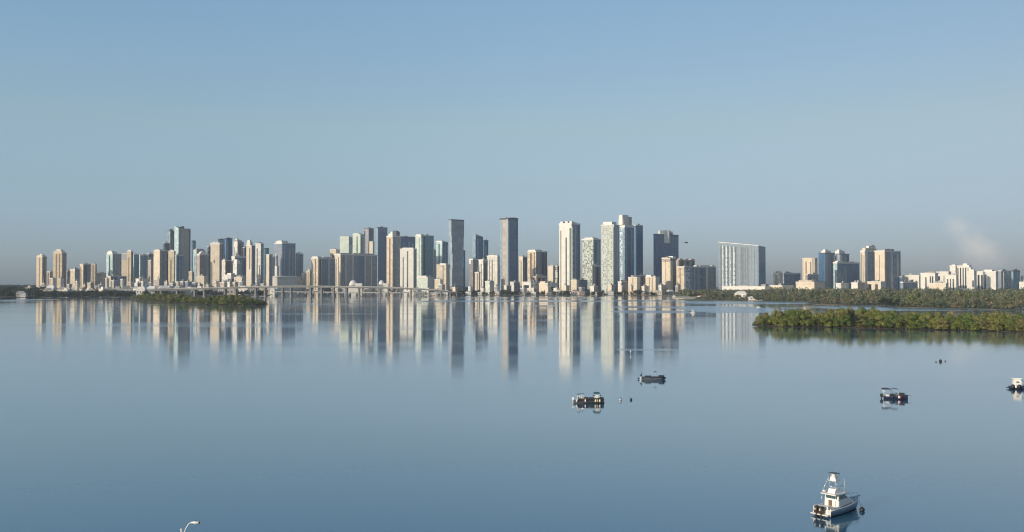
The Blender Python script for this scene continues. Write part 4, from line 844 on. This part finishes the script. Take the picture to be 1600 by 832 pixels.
for (x, y, w, h, tilt) in [(1530, 390, 60, 40, .7), (1496, 355, 34, 30, .9)]:
    P = at(x, y, 3900); k = 3900 / F
    s = MB().lathe([(math.sin(math.pi * i / 10), -math.cos(math.pi * i / 10)) for i in range(11)], n=16)
    o = s.build('smoke', smk, None, P); o.scale = (w * k, w * k * .5, h * k); o.rotation_euler = (0, tilt, 0); o['kind'] = 'stuff'
    o['label'] = 'faint pinkish smoke drifting above the white condominiums at right'
# ---------------------------------------------------------------- boats and small things
gel = plain('white_gelcoat', (.78, .75, .68), .3, var=.06, scale=1.5)
gelg = plain('hull_gelcoat', (.20, .25, .32), .25, var=.06, scale=1.5)
anti = plain('antifouling', (.03, .045, .07), .6)
blk = plain('black_rubber', (.02, .02, .024), .5)
navy = plain('navy_canvas', (.02, .03, .07), .8)
brown = plain('dark_brown_cowl', (.06, .035, .022), .35)
tealc = plain('teal_canvas', (.02, .09, .11), .8)
glass = plain('tinted_glass', (.05, .09, .09), .06, spec=.8)
steel = plain('steel_tube', (.62, .62, .60), .3, metal=.8)
yel = plain('yellow_float', (.62, .42, .08), .6)
deckm = plain('deck_tan', (.55, .47, .36), .7)
red = plain('red_trim', (.30, .04, .03), .6)
grayf = plain('grey_tube', (.10, .11, .13), .5)

def loft(m, secs, cap=True, smooth=True):
    """secs: list of closed rings with the same number of points"""
    n = len(secs[0]); k = len(secs)
    vs = [p for s in secs for p in s]
    fs = [(i * n + j, i * n + (j + 1) % n, (i + 1) * n + (j + 1) % n, (i + 1) * n + j) for i in range(k - 1) for j in range(n)]
    m.add(vs, fs, smooth)
    if cap: m.add(list(secs[0]), [tuple(range(n))[::-1]]); m.add(list(secs[-1]), [tuple(range(n))])
    return m

def sportfisher():
    P = ground(1299, 803); brg = math.atan2(P.x, P.y); hd = brg + R(34)
    rz = R(90) - hd
    st = Vector((math.sin(hd), math.cos(hd), 0)); org = Vector((P.x, P.y, 0)) - st * 2.2
    # stern pixel centre should sit near 1277
    t = thing('sportfishing_boat', 'white sportfishing boat with a tall tube tower and twin dark outboards, the nearest boat', 'boat', (org.x, org.y, 0), rz); t.scale = (.95, .95, .98)
    def ring(x, hb, sh, ch):  # half beam, sheer height, chine half beam
        return [(x, hb, sh), (x, hb * .97, sh * .6), (x, ch, .12), (x, ch * .5, -.18), (x, 0, -.35), (x, -ch * .5, -.18), (x, -ch, .12), (x, -hb * .97, sh * .6), (x, -hb, sh), (x, -hb * .9, sh), (x, 0, sh - .01), (x, hb * .9, sh)]
    secs = [ring(0, 1.52, .95, 1.35), ring(1.2, 1.55, .97, 1.38), ring(2.6, 1.58, 1.0, 1.36), ring(4.2, 1.55, 1.08, 1.26), ring(5.8, 1.42, 1.22, 1.02), ring(7.2, 1.12, 1.38, .68), ring(8.4, .66, 1.52, .32), ring(9.1, .28, 1.62, .1), ring(9.5, .05, 1.68, .02)]
    for i in (7, 8):
        secs[i] = [(x - (.5 - z * .25 if z < 1.5 else 0) * (1.3 if i == 8 else .8), y, z) for x, y, z in secs[i]]
    loft(MB(), secs).build('hull', gelg, t)
    wl = [[(x + (0.0), y * 1.012, min(z, .16)) for x, y, z in s[2:7]] + [(s[6][0], s[6][1] * 1.012, .2), (s[2][0], s[2][1] * 1.012, .2)] for s in secs]
    loft(MB(), wl).build('boot_stripe', anti, t)
    m = MB()
    for s in (1, -1):
        m.tube([(q[0][0], q[0][1] * s, q[0][2] + .03) for q in secs], .06, 6)
    box('rub_rail', gel, t, -.02, .1, -1.5, 1.5, .9, 1.02); m.build('gunwale', gel, t)
    box('transom', gel, t, -.10, .0, -1.5, 1.5, .12, .96)
    box('swim_platform', gel, t, -.85, -.1, -1.45, 1.45, .28, .4)
    # twin outboards
    for y in (-.42, .42):
        e = MB(); c = (-.75, y, 0)
        loft(e, [[(-1.12, y - .2, .55), (-.45, y - .2, .55), (-.45, y + .2, .55), (-1.12, y + .2, .55)], [(-1.2, y - .26, .95), (-.4, y - .26, .95), (-.4, y + .26, .95), (-1.2, y + .26, .95)], [(-1.12, y - .24, 1.4), (-.42, y - .24, 1.45), (-.42, y + .24, 1.45), (-1.12, y + .24, 1.4)], [(-.95, y - .14, 1.52), (-.5, y - .14, 1.56), (-.5, y + .14, 1.56), (-.95, y + .14, 1.52)]], smooth=False)
        e.box(-.95, -.6, y - .09, y + .09, -.4, .6); o = e.build('outboard_motor', brown, t)
        box('cowl_stripe', gel, o, -1.22, -1.17, y - .07, y + .07, .98, 1.3)
    for y in (-1.15, 1.15):
        MB().lathe([(.05, 0), (.16, .08), (.18, .3), (.15, .55), (.05, .62)], c=(-.18, y, .3), n=10).build('fender', gel, t)
    # cockpit floor and coaming
    box('cockpit_floor', deckm, t, .1, 2.4, -1.38, 1.38, .98, 1.01)
    for y in (-1.5, 1.38): box('cockpit_side', gel, t, .0, 2.5, y, y + .12, 1.0, 1.28)
    box('fish_box', gel, t, .15, .7, -.9, .9, 1.02, 1.42)
    # cabin
    m = MB(); loft(m, [[(2.4, -1.28, 1.02), (6.9, -.75, 1.3), (6.9, .75, 1.3), (2.4, 1.28, 1.02)], [(2.45, -1.25, 1.85), (6.2, -.8, 1.95), (6.2, .8, 1.95), (2.45, 1.25, 1.85)], [(2.5, -1.18, 2.0), (5.7, -.8, 2.05), (5.7, .8, 2.05), (2.5, 1.18, 2.0)]], smooth=False)
    m.build('cabin', gel, t)
    m = MB(); loft(m, [[(2.35, -1.2, 2.0), (5.3, -.95, 2.05), (5.3, .95, 2.05), (2.35, 1.2, 2.0)], [(2.55, -1.1, 2.85), (4.3, -.95, 2.85), (4.3, .95, 2.85), (2.55, 1.1, 2.85)]], smooth=False); m.build('wheelhouse', gel, t)
    box('rear_window', glass, t, 2.36, 2.5, -.95, .95, 2.2, 2.72)
    box('rear_door', stripB, t, 2.33, 2.45, -.05, .5, 1.1, 1.95)
    for s in (1, -1):
        m = MB(); m.add([(2.75, 1.17 * s, 2.15), (4.9, 1.02 * s, 2.18), (4.25, .985 * s, 2.72), (2.8, 1.13 * s, 2.72)], [(0, 1, 2, 3)]); o = m.build('side_window', glass, t)
        md = o.modifiers.new('thick', 'SOLIDIFY'); md.thickness = .05; md.offset = 0
    m = MB(); m.add([(5.28, -.85, 2.15), (5.28, .85, 2.15), (4.42, .85, 2.76), (4.42, -.85, 2.76)], [(0, 1, 2, 3)]); o = m.build('windscreen', glass, t); md = o.modifiers.new('thick', 'SOLIDIFY'); md.thickness = .06; md.offset = 0
    box('hardtop', gel, t, 1.5, 4.9, -1.3, 1.3, 2.86, 2.98)
    for y in (-1.2, 1.2): MB().tube([(1.65, y, 1.25), (1.65, y, 2.88)], .035, 6).build('hardtop_post', steel, t)
    # flybridge helm, tower
    m = MB(); loft(m, [[(2.3, -.65, 2.98), (3.9, -.65, 2.98), (3.9, .65, 2.98), (2.3, .65, 2.98)], [(2.5, -.55, 3.6), (3.6, -.55, 3.7), (3.6, .55, 3.7), (2.5, .55, 3.6)]], smooth=False); m.build('upper_helm', gel, t)
    MB().lathe([(.05, 0), (.26, .03), (.30, .14), (.22, .27), (.05, .3)], c=(1.9, .95, 3.1), n=14).build('radar_dome', gel, t)
    legs = [((1.6, 1.2), (2.45, .62)), ((1.6, -1.2), (2.45, -.62)), ((4.6, 1.15), (3.5, .6)), ((4.6, -1.15), (3.5, -.6))]
    for (a, b) in legs: MB().tube([(*a, 2.98), ((a[0] + b[0]) / 2, (a[1] + b[1]) / 2, 4.0), (*b, 5.0), (b[0], b[1], 5.8)], .035, 6).build('tower_leg', steel, t)
    for z, k in ((4.0, .5), (4.75, .88), (5.35, 1)):
        q = [(l[0][0] + (l[1][0] - l[0][0]) * k, l[0][1] + (l[1][1] - l[0][1]) * k, z) for l in (legs[0], legs[1], legs[3], legs[2], legs[0])]
        MB().tube(q, .028, 6).build('tower_rung', steel, t)
    box('tower_platform', gel, t, 2.4, 3.55, -.62, .62, 4.74, 4.8)
    m = MB(); loft(m, [[(2.7, -.5, 4.8), (3.3, -.5, 4.8), (3.3, .5, 4.8), (2.7, .5, 4.8)], [(2.8, -.42, 5.4), (3.2, -.42, 5.4), (3.2, .42, 5.4), (2.8, .42, 5.4)]], smooth=False); m.build('tower_console', gel, t)
    box('tower_canopy', grayf, t, 2.45, 3.6, -.65, .65, 5.8, 5.87); MB().lathe([(.05, 0), (.34, .04), (.36, .2), (.2, .32), (.03, .34)], c=(3.0, 0, 5.42), n=14).build('radar_dome', gel, t)
    MB().tube([(3.9, -1.15, 2.98), (3.95, -1.2, 5.0)], .02, 5).build('antenna', gel, t)
    MB().tube([(3.9, 1.15, 2.98), (3.8, 1.5, 4.8)], .02, 5).build('antenna', gel, t)
    for s in (1, -1):  # outriggers folded
        MB().tube([(3.0, 1.3 * s, 2.9), (4.6, 1.4 * s, 3.1), (5.4, 1.35 * s, 3.25)], .025, 5).build('outrigger', steel, t)
    m = MB(); rail = [(6.0, 1.25, 1.8), (7.2, 1.0, 1.95), (8.4, .6, 2.1), (9.3, .1, 2.2), (9.3, -.1, 2.2), (8.4, -.6, 2.1), (7.2, -1.0, 1.95), (6.0, -1.25, 1.8)]
    m.tube(rail, .022, 5)
    for (x, y, z) in rail: m.tube([(x, y, z), (x, y, z - .72)], .02, 5)
    m.build('bow_rail', steel, t)
    Bq = ground(1347, 798.5) - org; lx, ly = (Bq.x * math.cos(rz) + Bq.y * math.sin(rz)) / .95, (-Bq.x * math.sin(rz) + Bq.y * math.cos(rz)) / .95
    MB().tube([(9.5 + (lx - 9.5) * f, ly * f, 1.6 + (.7 - 1.6) * f - .5 * math.sin(math.pi * f)) for f in (0, .2, .4, .6, .8, 1)], .02, 5).build('mooring_line', grayf, t)
    for s in (1, -1):
        for k, x in enumerate((3.1, 5.2, 7.0)): MB().tube([(x, (1.62, 1.5, 1.2)[k] * s, .95), (x, (1.66, 1.54, 1.24)[k] * s, .5)], .015, 4).build('fender_line', grayf, t)
    MB().tube([(9.2, 0, 1.64), (9.9, 0, 1.66)], .09, 6).build('anchor', grayf, t)
sportfisher()
def ball(px, py, r, name, label, cat, mat, mat2=None, group=None):
    P = ground(px, py); t = thing(name, label, cat, (P.x, P.y, 0), 0, group)
    MB().lathe([(r * math.sin(math.pi * i / 8), -r * math.cos(math.pi * i / 8) + r * .55) for i in range(9)], n=14).build('float', mat, t)
    MB().tube([(0, 0, r * 1.4), (0, 0, r * 2.0)], r * .14, 6).build('eye_post', mat2 or mat, t)
P = ground(1347, 797.5); 
ball(1347, 799.0, .38, 'mooring_buoy', 'round black mooring buoy just off the bow of the white sportfishing boat', 'buoy', blk)
ball(969.5, 626, .45, 'mooring_buoy', 'small white buoy right of the dark pontoon boat', 'buoy', gel, blk)
ball(986, 625.5, .36, 'mooring_buoy', 'small black buoy, right one of two buoys beside the pontoon boat', 'buoy', blk)
ball(1469.5, 565.5, .6, 'mooring_buoy', 'black buoy floating in front of the near mangrove island', 'buoy', blk)
ball(1462.5, 566.5, .3, 'mooring_buoy', 'tiny dark float left of the black buoy near the island', 'buoy', grayf)
ball(1477, 565, .3, 'mooring_buoy', 'tiny dark float right of the black buoy near the island', 'buoy', grayf)

def frame(px, py, hd):  # heading in the picture plane: 0 = pointing right
    P = ground(px, py); b = math.atan2(P.x, P.y); return (P.x, P.y, 0), -b + hd
def pontoon_boat():
    loc, rz = frame(920, 629.5, R(4)); t = thing('pontoon_boat', 'dark pontoon boat with white seats at left and small teal canopy at right', 'boat', loc, rz)
    L = 4.25
    for y in (-1.1, 1.1):
        loft(MB(), [[(x, y + r * math.cos(k * math.pi / 4), .12 + r * math.sin(k * math.pi / 4)) for k in range(8)] for x, r in ((-L, .12), (-L + .3, .36), (L - .6, .36), (L, .1))]).build('pontoon', blk, t)
    box('deck', grayf, t, -L + .1, L - .1, -1.3, 1.3, .46, .58)
    for (a, b) in ((-3.0, -1.9), (-1.75, .0), (.15, 1.5), (1.65, 4.0)):
        box('side_panel', blk, t, a, b, -1.3, -1.22, .6, 1.35); box('side_panel', blk, t, a, b, 1.22, 1.3, .6, 1.35)
    box('end_panel', blk, t, 4.0, 4.08, -1.2, 1.2, .6, 1.35)
    m = MB(); m.tube([(-3.0, -1.3, 1.4), (4.05, -1.3, 1.42), (4.05, 1.3, 1.42), (-3.0, 1.3, 1.4)], .03, 5); m.build('top_rail', steel, t)
    for (x, y) in ((-2.9, -.9), (-2.2, .7)):
        m = MB(); m.box(x - .3, x + .3, y - .35, y + .35, .6, 1.15); m.box(x - .35, x - .22, y - .35, y + .35, 1.1, 2.0); m.build('seat', gel, t)
    m = MB(); m.box(-2.35, -1.8, -.5, .4, .6, 1.6); m.prism([(-2.3, -.5), (-1.9, -.5), (-1.9, .4), (-2.3, .4)], 1.6, 2.3, [(-2.15, -.45), (-2.05, -.45), (-2.05, .35), (-2.15, .35)]); m.build('console', gel, t)
    for x, y in ((-3.1, -1.15), (-1.6, -1.15), (-3.1, 1.15), (-1.6, 1.15)): MB().tube([(x, y, .6), (x * .97, y, 2.3)], .04, 5).build('post', gel, t)
    m = MB(); m.tube([(-3.3, -1.0, 2.3), (-3.0, -1.0, 2.52), (-2.5, -1.0, 2.4)], .12, 6); m.build('folded_cover', navy, t)
    MB().tube([(-2.4, .9, 2.35), (-1.7, .9, 2.42), (-1.2, .9, 2.2)], .08, 6).build('folded_cover', tealc, t)
    # outboard at the left end
    m = MB(); loft(m, [[(-4.65, -.3, .7), (-4.15, -.3, .7), (-4.15, .3, .7), (-4.65, .3, .7)], [(-4.7, -.34, 1.1), (-4.1, -.34, 1.1), (-4.1, .34, 1.1), (-4.7, .34, 1.1)], [(-4.6, -.24, 1.45), (-4.2, -.24, 1.5), (-4.2, .24, 1.5), (-4.6, .24, 1.45)]], smooth=False)
    m.box(-4.5, -4.3, -.1, .1, -.3, .75); m.build('outboard_motor', gel, t); box('engine_bracket', grayf, t, -4.3, -4.1, -.4, .4, .3, .8)
    # canopy
    for x in (1.5, 2.9):
        for y in (-.9, .9): MB().tube([(x, y, .6), (x, y, 2.55)], .035, 5).build('canopy_post', gel, t)
    MB().prism([(1.25, -1.1), (3.15, -1.1), (3.15, 1.1), (1.25, 1.1)], 2.55, 2.85, [(1.5, -.9), (2.9, -.9), (2.9, .9), (1.5, .9)]).build('canopy', tealc, t)
    box('windshield', gel, t, 1.75, 2.6, -.95, -.88, 1.4, 2.2); box('helm_console', gel, t, 1.8, 2.4, -.6, .6, .6, 1.75)
    for x in (1.25, 3.15): MB().lathe([(.02, 0), (.2, .06), (.2, .3), (.02, .36)], c=(x, -1.1, 1.95), n=8).build('speaker_pod', blk, t)
    for x, mt in ((1.75, gel), (2.3, yel), (2.95, gel), (-1.0, gel), (-3.4, gel)):
        MB().lathe([(.03, 0), (.2, .08), (.22, .45), (.17, .75), (.03, .82)], c=(x, -1.52, .3), n=10).build('fender', mt, t)
    box('cooler', red, t, -1.5, -.9, -1.34, -1.305, .7, 1.1)
pontoon_boat()
def skiff():
    loc, rz = frame(1019.5, 593.5, R(3)); t = thing('inflatable_skiff', 'low dark grey skiff with black cushions and a small mast, farthest of the moored boats', 'boat', loc, rz)
    secs = [[(x, w * math.cos(k * math.pi / 5), .28 + q + hgt * math.sin(k * math.pi / 5)) for k in range(10)] for x, w, hgt, q in ((-3.6, 1.0, .45, 0), (-2.6, 1.2, .5, 0), (0, 1.3, .5, 0), (2.8, 1.2, .52, .08), (4.0, .75, .5, .2), (4.5, .2, .3, .35))]
    loft(MB(), secs).build('hull', grayf, t)
    for y in (-1.05, 1.05): MB().tube([(-3.5, y, .62), (0, y * 1.1, .64), (2.8, y, .75), (3.9, y * .65, .9)], .28, 8).build('side_tube', blk, t)
    for (a, b, z) in ((-2.6, -.4, 1.32), (.0, 1.9, 1.12), (2.1, 4.0, 1.5)): box('cushion', navy if a else grayf, t, a, b, -.8, .8, .78, z)
    box('hull_stripe', gelg, t, -3.0, 3.2, -1.42, -1.36, .55, .66)
    MB().tube([(.9, 0, 1.0), (.9, 0, 2.6)], .03, 5).build('mast', steel, t); box('mast_box', blk, t, .55, 1.35, -.2, .2, 2.55, 2.8)
    m = MB(); loft(m, [[(-4.25, -.2, .6), (-3.8, -.2, .6), (-3.8, .2, .6), (-4.25, .2, .6)], [(-4.3, -.24, 1.0), (-3.75, -.24, 1.0), (-3.75, .24, 1.0), (-4.3, .24, 1.0)]]); m.box(-4.15, -3.95, -.08, .08, -.3, .65); m.build('outboard_motor', gel, t)
    MB().lathe([(.05, 0), (.3, .1), (.34, .5), (.1, .6)], c=(-4.0, 0, 1.0), n=10).build('engine_cover', blk, t)
    MB().lathe([(.05, 0), (.22, .1), (.22, .5), (.05, .55)], c=(-3.7, .2, 1.5), n=8).build('light_globe', blk, t)
    MB().lathe([(.03, 0), (.3, .12), (.3, .5), (.03, .62)], c=(-4.75, 0, .05), n=10).build('bow_fender', blk, t)
skiff()
def bimini_boat():
    loc, rz = frame(1398, 623.5, R(5)); t = thing('bimini_boat', 'navy hulled motorboat with bent bimini frame folded back at its left end and white fenders', 'boat', loc, rz)
    secs = [[(x, w, s), (x, w * .9, s * .45), (x, w * .5, -.1), (x, 0, -.25), (x, -w * .5, -.1), (x, -w * .9, s * .45), (x, -w, s), (x, 0, s - .02)] for x, w, s in ((-2.9, 1.05, .72), (-1.5, 1.15, .74), (.5, 1.15, .9), (2.0, .95, 1.05), (3.0, .5, 1.2), (3.5, .08, 1.28))]
    loft(MB(), secs).build('hull', navy, t)
    box('seat', blk, t, -1.2, .0, -.85, .85, .8, 1.4); box('console', grayf, t, .2, .9, -.5, .5, .9, 1.75); box('bow_cushion', blk, t, 1.2, 2.6, -.7, .7, 1.0, 1.75)
    box('aft_seat', gel, t, -2.4, -1.5, -.8, .8, .74, 1.2)
    MB().add([(.85, -.7, 1.5), (.85, .7, 1.5), (.55, .65, 2.1), (.55, -.65, 2.1), (.9, -.7, 1.5), (.9, .7, 1.5), (.6, .65, 2.1), (.6, -.65, 2.1)], [(0, 1, 2, 3), (7, 6, 5, 4), (0, 4, 5, 1), (1, 5, 6, 2), (2, 6, 7, 3), (3, 7, 4, 0)]).build('windscreen', gel, t)
    for y in (-.95, .95):
        MB().tube([(-1.2, y, .75), (-3.35, y, 2.75)], .04, 6).build('bimini_frame', steel, t)
        MB().tube([(-.2, y, .75), (-1.0, y, 2.6), (-.9, y, 2.85)], .04, 6).build('bimini_frame', steel, t)
        MB().tube([(-2.6, y, .75), (-3.35, y, 2.75)], .04, 6).build('bimini_frame', gel, t)
    m = MB(); m.prism([(-3.5, -1.0), (-1.0, -1.0), (-1.0, 1.0), (-3.5, 1.0)], 2.62, 2.78); m.build('bimini_canvas', grayf, t)
    MB().tube([(-3.45, 0, 2.55), (-3.3, 0, 2.95), (-2.2, 0, 2.95), (-1.2, 0, 2.72)], .15, 6).build('folded_canvas', navy, t)
    m = MB(); m.tube([(-1.1, -.95, 2.75), (-.6, -.95, 2.95), (.5, -.95, 2.9), (.9, -.95, 2.7)], .05, 6); m.tube([(-1.1, .95, 2.75), (-.6, .95, 2.95), (.5, .95, 2.9), (.9, .95, 2.7)], .05, 6); m.box(-.6, .5, -.95, .95, 2.86, 2.92); m.build('bimini_fore', grayf, t)
    m = MB(); loft(m, [[(-3.9, -.25, .5), (-3.2, -.25, .5), (-3.2, .25, .5), (-3.9, .25, .5)], [(-3.95, -.3, 1.0), (-3.15, -.3, 1.0), (-3.15, .3, 1.0), (-3.95, .3, 1.0)], [(-3.8, -.2, 1.4), (-3.25, -.2, 1.45), (-3.25, .2, 1.45), (-3.8, .2, 1.4)]], smooth=False); m.box(-3.7, -3.4, -.08, .08, -.3, .55); m.box(-3.3, -2.8, -.3, .3, .35, .6); m.build('outboard_motor', blk, t)
    for x, mt in ((1.05, gel), (1.5, red), (-.6, navy)): MB().lathe([(.03, 0), (.24, .08), (.26, .45), (.2, .7), (.03, .76)], c=(x, -1.3, .3), n=10).build('fender', mt, t)
    m = MB(); m.tube([(3.3, 0, 1.2), (4.3, 0, 1.05), (4.5, 0, .9)], .07, 6); m.build('bow_pulpit', grayf, t)
bimini_boat()
def cut_boat():
    loc, rz = frame(1589, 608, R(12)); t = thing('cabin_boat', 'dark boat with a tall white stern cabin, cut by the right edge of the photo', 'boat', loc, rz)
    secs = [[(x, w, s), (x, w * .9, s * .45), (x, w * .5, -.1), (x, 0, -.25), (x, -w * .5, -.1), (x, -w * .9, s * .45), (x, -w, s), (x, 0, s - .02)] for x, w, s in ((-2.2, 1.2, .8), (0, 1.3, .85), (3.0, 1.25, 1.0), (5.0, .9, 1.2), (6.4, .1, 1.45))]
    loft(MB(), secs).build('hull', navy, t)
    m = MB(); m.box(-1.2, 1.1, -.95, .95, .85, 2.7); m.prism([(-1.4, -1.1), (1.3, -1.1), (1.3, 1.1), (-1.4, 1.1)], 3.2, 3.42, [(-1.25, -1), (1.15, -1), (1.15, 1), (-1.25, 1)]); m.box(-1.0, .9, -.85, .85, 2.65, 3.25); m.build('cabin', gel, t)
    box('cabin_window', glass, t, -.35, .45, -1.0, -.93, 2.0, 2.4)
    for x in (-1.5, .4): 
        MB().lathe([(.05, 0), (.4, .1), (.44, .7), (.38, 1.35), (.05, 1.45)], c=(x, -1.45, .1), n=12).build('fender', blk, t)
    MB().lathe([(.03, 0), (.28, .1), (.3, .7), (.03, 1.2)], c=(-.55, -1.5, .35), n=10).build('fender', gel, t)
    MB().lathe([(.05, -.8), (.7, -.6), (.85, 0), (.7, .6), (.05, .8)], c=(2.6, -.3, 1.25), n=12, axis='x').build('rolled_cover', navy, t)
    box('stern_step', blk, t, -3.0, -2.2, -.5, .5, .3, .5); MB().tube([(1.2, -.9, 2.9), (1.6, -.9, 2.5), (2.0, -.9, 2.6), (5.0, -.9, 2.65)], .08, 6).build('awning_rail', tealc, t)
cut_boat()
def mini(px, py, ln, h, label, name='small_motorboat', cat='boat'):
    loc, rz = frame(px, py, R(10)); t = thing(name, label, cat, loc, rz)
    s = ln / 2
    loft(MB(), [[(x * s, w * s * .4, h * z), (x * s, w * s * .25, -.1), (x * s, -w * s * .25, -.1), (x * s, -w * s * .4, h * z)] for x, w, z in ((-1, 1, .3), (0, 1.05, .32), (.7, .7, .38), (1.1, .08, .44))]).build('hull', gel, t)
    box('cabin', gel, t, -.45 * s, .4 * s, -.26 * s, .26 * s, h * .3, h * .85); box('cabin_roof', rimW, t, -.6 * s, .5 * s, -.32 * s, .32 * s, h * .86, h)
    box('window', stripD, t, -.2 * s, .25 * s, -.28 * s, -.25 * s, h * .5, h * .75)
mini(1082.5, 489.5, 4.6, 3.4, 'tiny white boat on the ruffled water below the sand spit')
mini(1185, 481.5, 5.5, 2.2, 'tiny white boat close to the tip of the near mangrove island')
mini(1053, 464.8, 9, 5.5, 'white boat beached at the left end of the sand spit')
def post(px, py, h, label, mat, top):
    P = ground(px, py); t = thing('channel_marker', label, 'marker', (P.x, P.y, 0))
    r = min(.18, h * .05); MB().tube([(0, 0, -1), (0, 0, h)], r, 6).build('pole', mat, t); b_ = min(.5, h * .18); box('board', top, t, -b_, b_, -.25, -.15, h - b_ * 1.8, h + .2)
post(985, 553.5, 1.5, 'small pale marker post standing in the water above the dark skiff', gel, gel)
post(832, 480, 7.5, 'thin dark marker pole out on the bay below the middle of the skyline', blk, blk)
post(742, 478, 3.5, 'short dark marker pole on the bay below the tower with the curving top', blk, blk)

# street lamp on the near shore: only its head and arm reach into the picture
def street_lamp():
    D = 93; A = at(283.5, 829, D); t = thing('street_lamp', 'white street lamp with a curved arm rising at the bottom edge of the photo', 'street lamp', (A.x, D, 1.5))
    k = D / F; z0 = A.z - 1.5
    MB().tube([(0, 0, 0), (0, 0, z0 * .5), (0, 0, z0 + .05)], .13, 10, .085).build('pole', gel, t)
    MB().lathe([(.26, 0), (.26, .05), (.17, .35), (.13, .4)], n=12).build('base', gel, t)
    MB().lathe([(.11, 0), (.12, .06), (.05, .12), (.01, .13)], c=(0, 0, z0 + .05), n=10).build('pole_cap', gel, t)
    q = lambda x, y: ((x - 283.5) * k, 0, z0 + (829 - y) * k)
    MB().tube([(0, 0, z0 - .9), q(286.5, 836), q(290.5, 826), q(294.5, 819.5), q(299, 816.2)], .05, 8).build('arm', gel, t)
    h0 = q(297.5, 817.2); m = MB()
    rings = []
    for (s, w, hh, dz) in ((0, .06, .05, 0), (.18, .13, .09, .02), (.45, .21, .14, .03), (.72, .20, .13, .01), (.82, .17, .11, .0)):
        rings.append([(h0[0] + s, w * math.cos(a * math.pi / 5), h0[2] + dz + hh * math.sin(a * math.pi / 5)) for a in range(10)])
    loft(m, rings).build('lamp_head', gel, t)
    MB().lathe([(.02, -.12), (.12, -.09), (.16, 0)], c=(h0[0] + .52, 0, h0[2] - .08), n=12).build('lamp_glass', stripP, t)
    box('end_cap', blk, t, h0[0] + .825, h0[0] + .88, -.13, .13, h0[2] - .09, h0[2] + .09)
    MB().lathe([(.05, 0), (.05, .1)], c=(h0[0] + .5, 0, h0[2] + .15), n=8).build('photocell', blk, t)
street_lamp()

def helicopter():
    P = at(1072, 379.5, 1500); t = thing('helicopter', 'small dark helicopter in the sky right of the notched blue tower', 'helicopter', tuple(P), R(10))
    loft(MB(), [[(x, w * math.cos(k * math.pi / 4), q + w * .9 * math.sin(k * math.pi / 4)) for k in range(8)] for x, w, q in ((3.4, .2, -.2), (2.8, .8, -.1), (1.2, 1.1, 0), (-.6, 1.0, .15), (-1.8, .5, .4))]).build('fuselage', blk, t)
    MB().tube([(-1.5, 0, .4), (-5.4, 0, .7)], .26, 8, .12).build('tail_boom', blk, t)
    MB().prism([(-5.7, -.06), (-5.0, -.06), (-5.0, .06), (-5.7, .06)], .5, 1.7, [(-6.0, -.05), (-5.6, -.05), (-5.6, .05), (-6.0, .05)]).build('tail_fin', blk, t)
    m = MB(); m.tube([(0, 0, 1.0), (0, 0, 1.5)], .15, 6); o = m.build('rotor_mast', blk, t)
    for a in (.3, .3 + math.pi / 2): MB().add([(-4.6 * math.cos(a) - .14 * math.sin(a), -4.6 * math.sin(a) + .14 * math.cos(a), 1.5), (4.6 * math.cos(a) - .14 * math.sin(a), 4.6 * math.sin(a) + .14 * math.cos(a), 1.5), (4.6 * math.cos(a) + .14 * math.sin(a), 4.6 * math.sin(a) - .14 * math.cos(a), 1.56), (-4.6 * math.cos(a) + .14 * math.sin(a), -4.6 * math.sin(a) - .14 * math.cos(a), 1.56)], [(0, 1, 2, 3)]).build('rotor_blade', blk, t)
    for y in (-.9, .9): MB().tube([(-1.2, y, -1.3), (2.4, y, -1.3), (2.8, y, -1.1)], .06, 5).build('skid', blk, t)
helicopter()
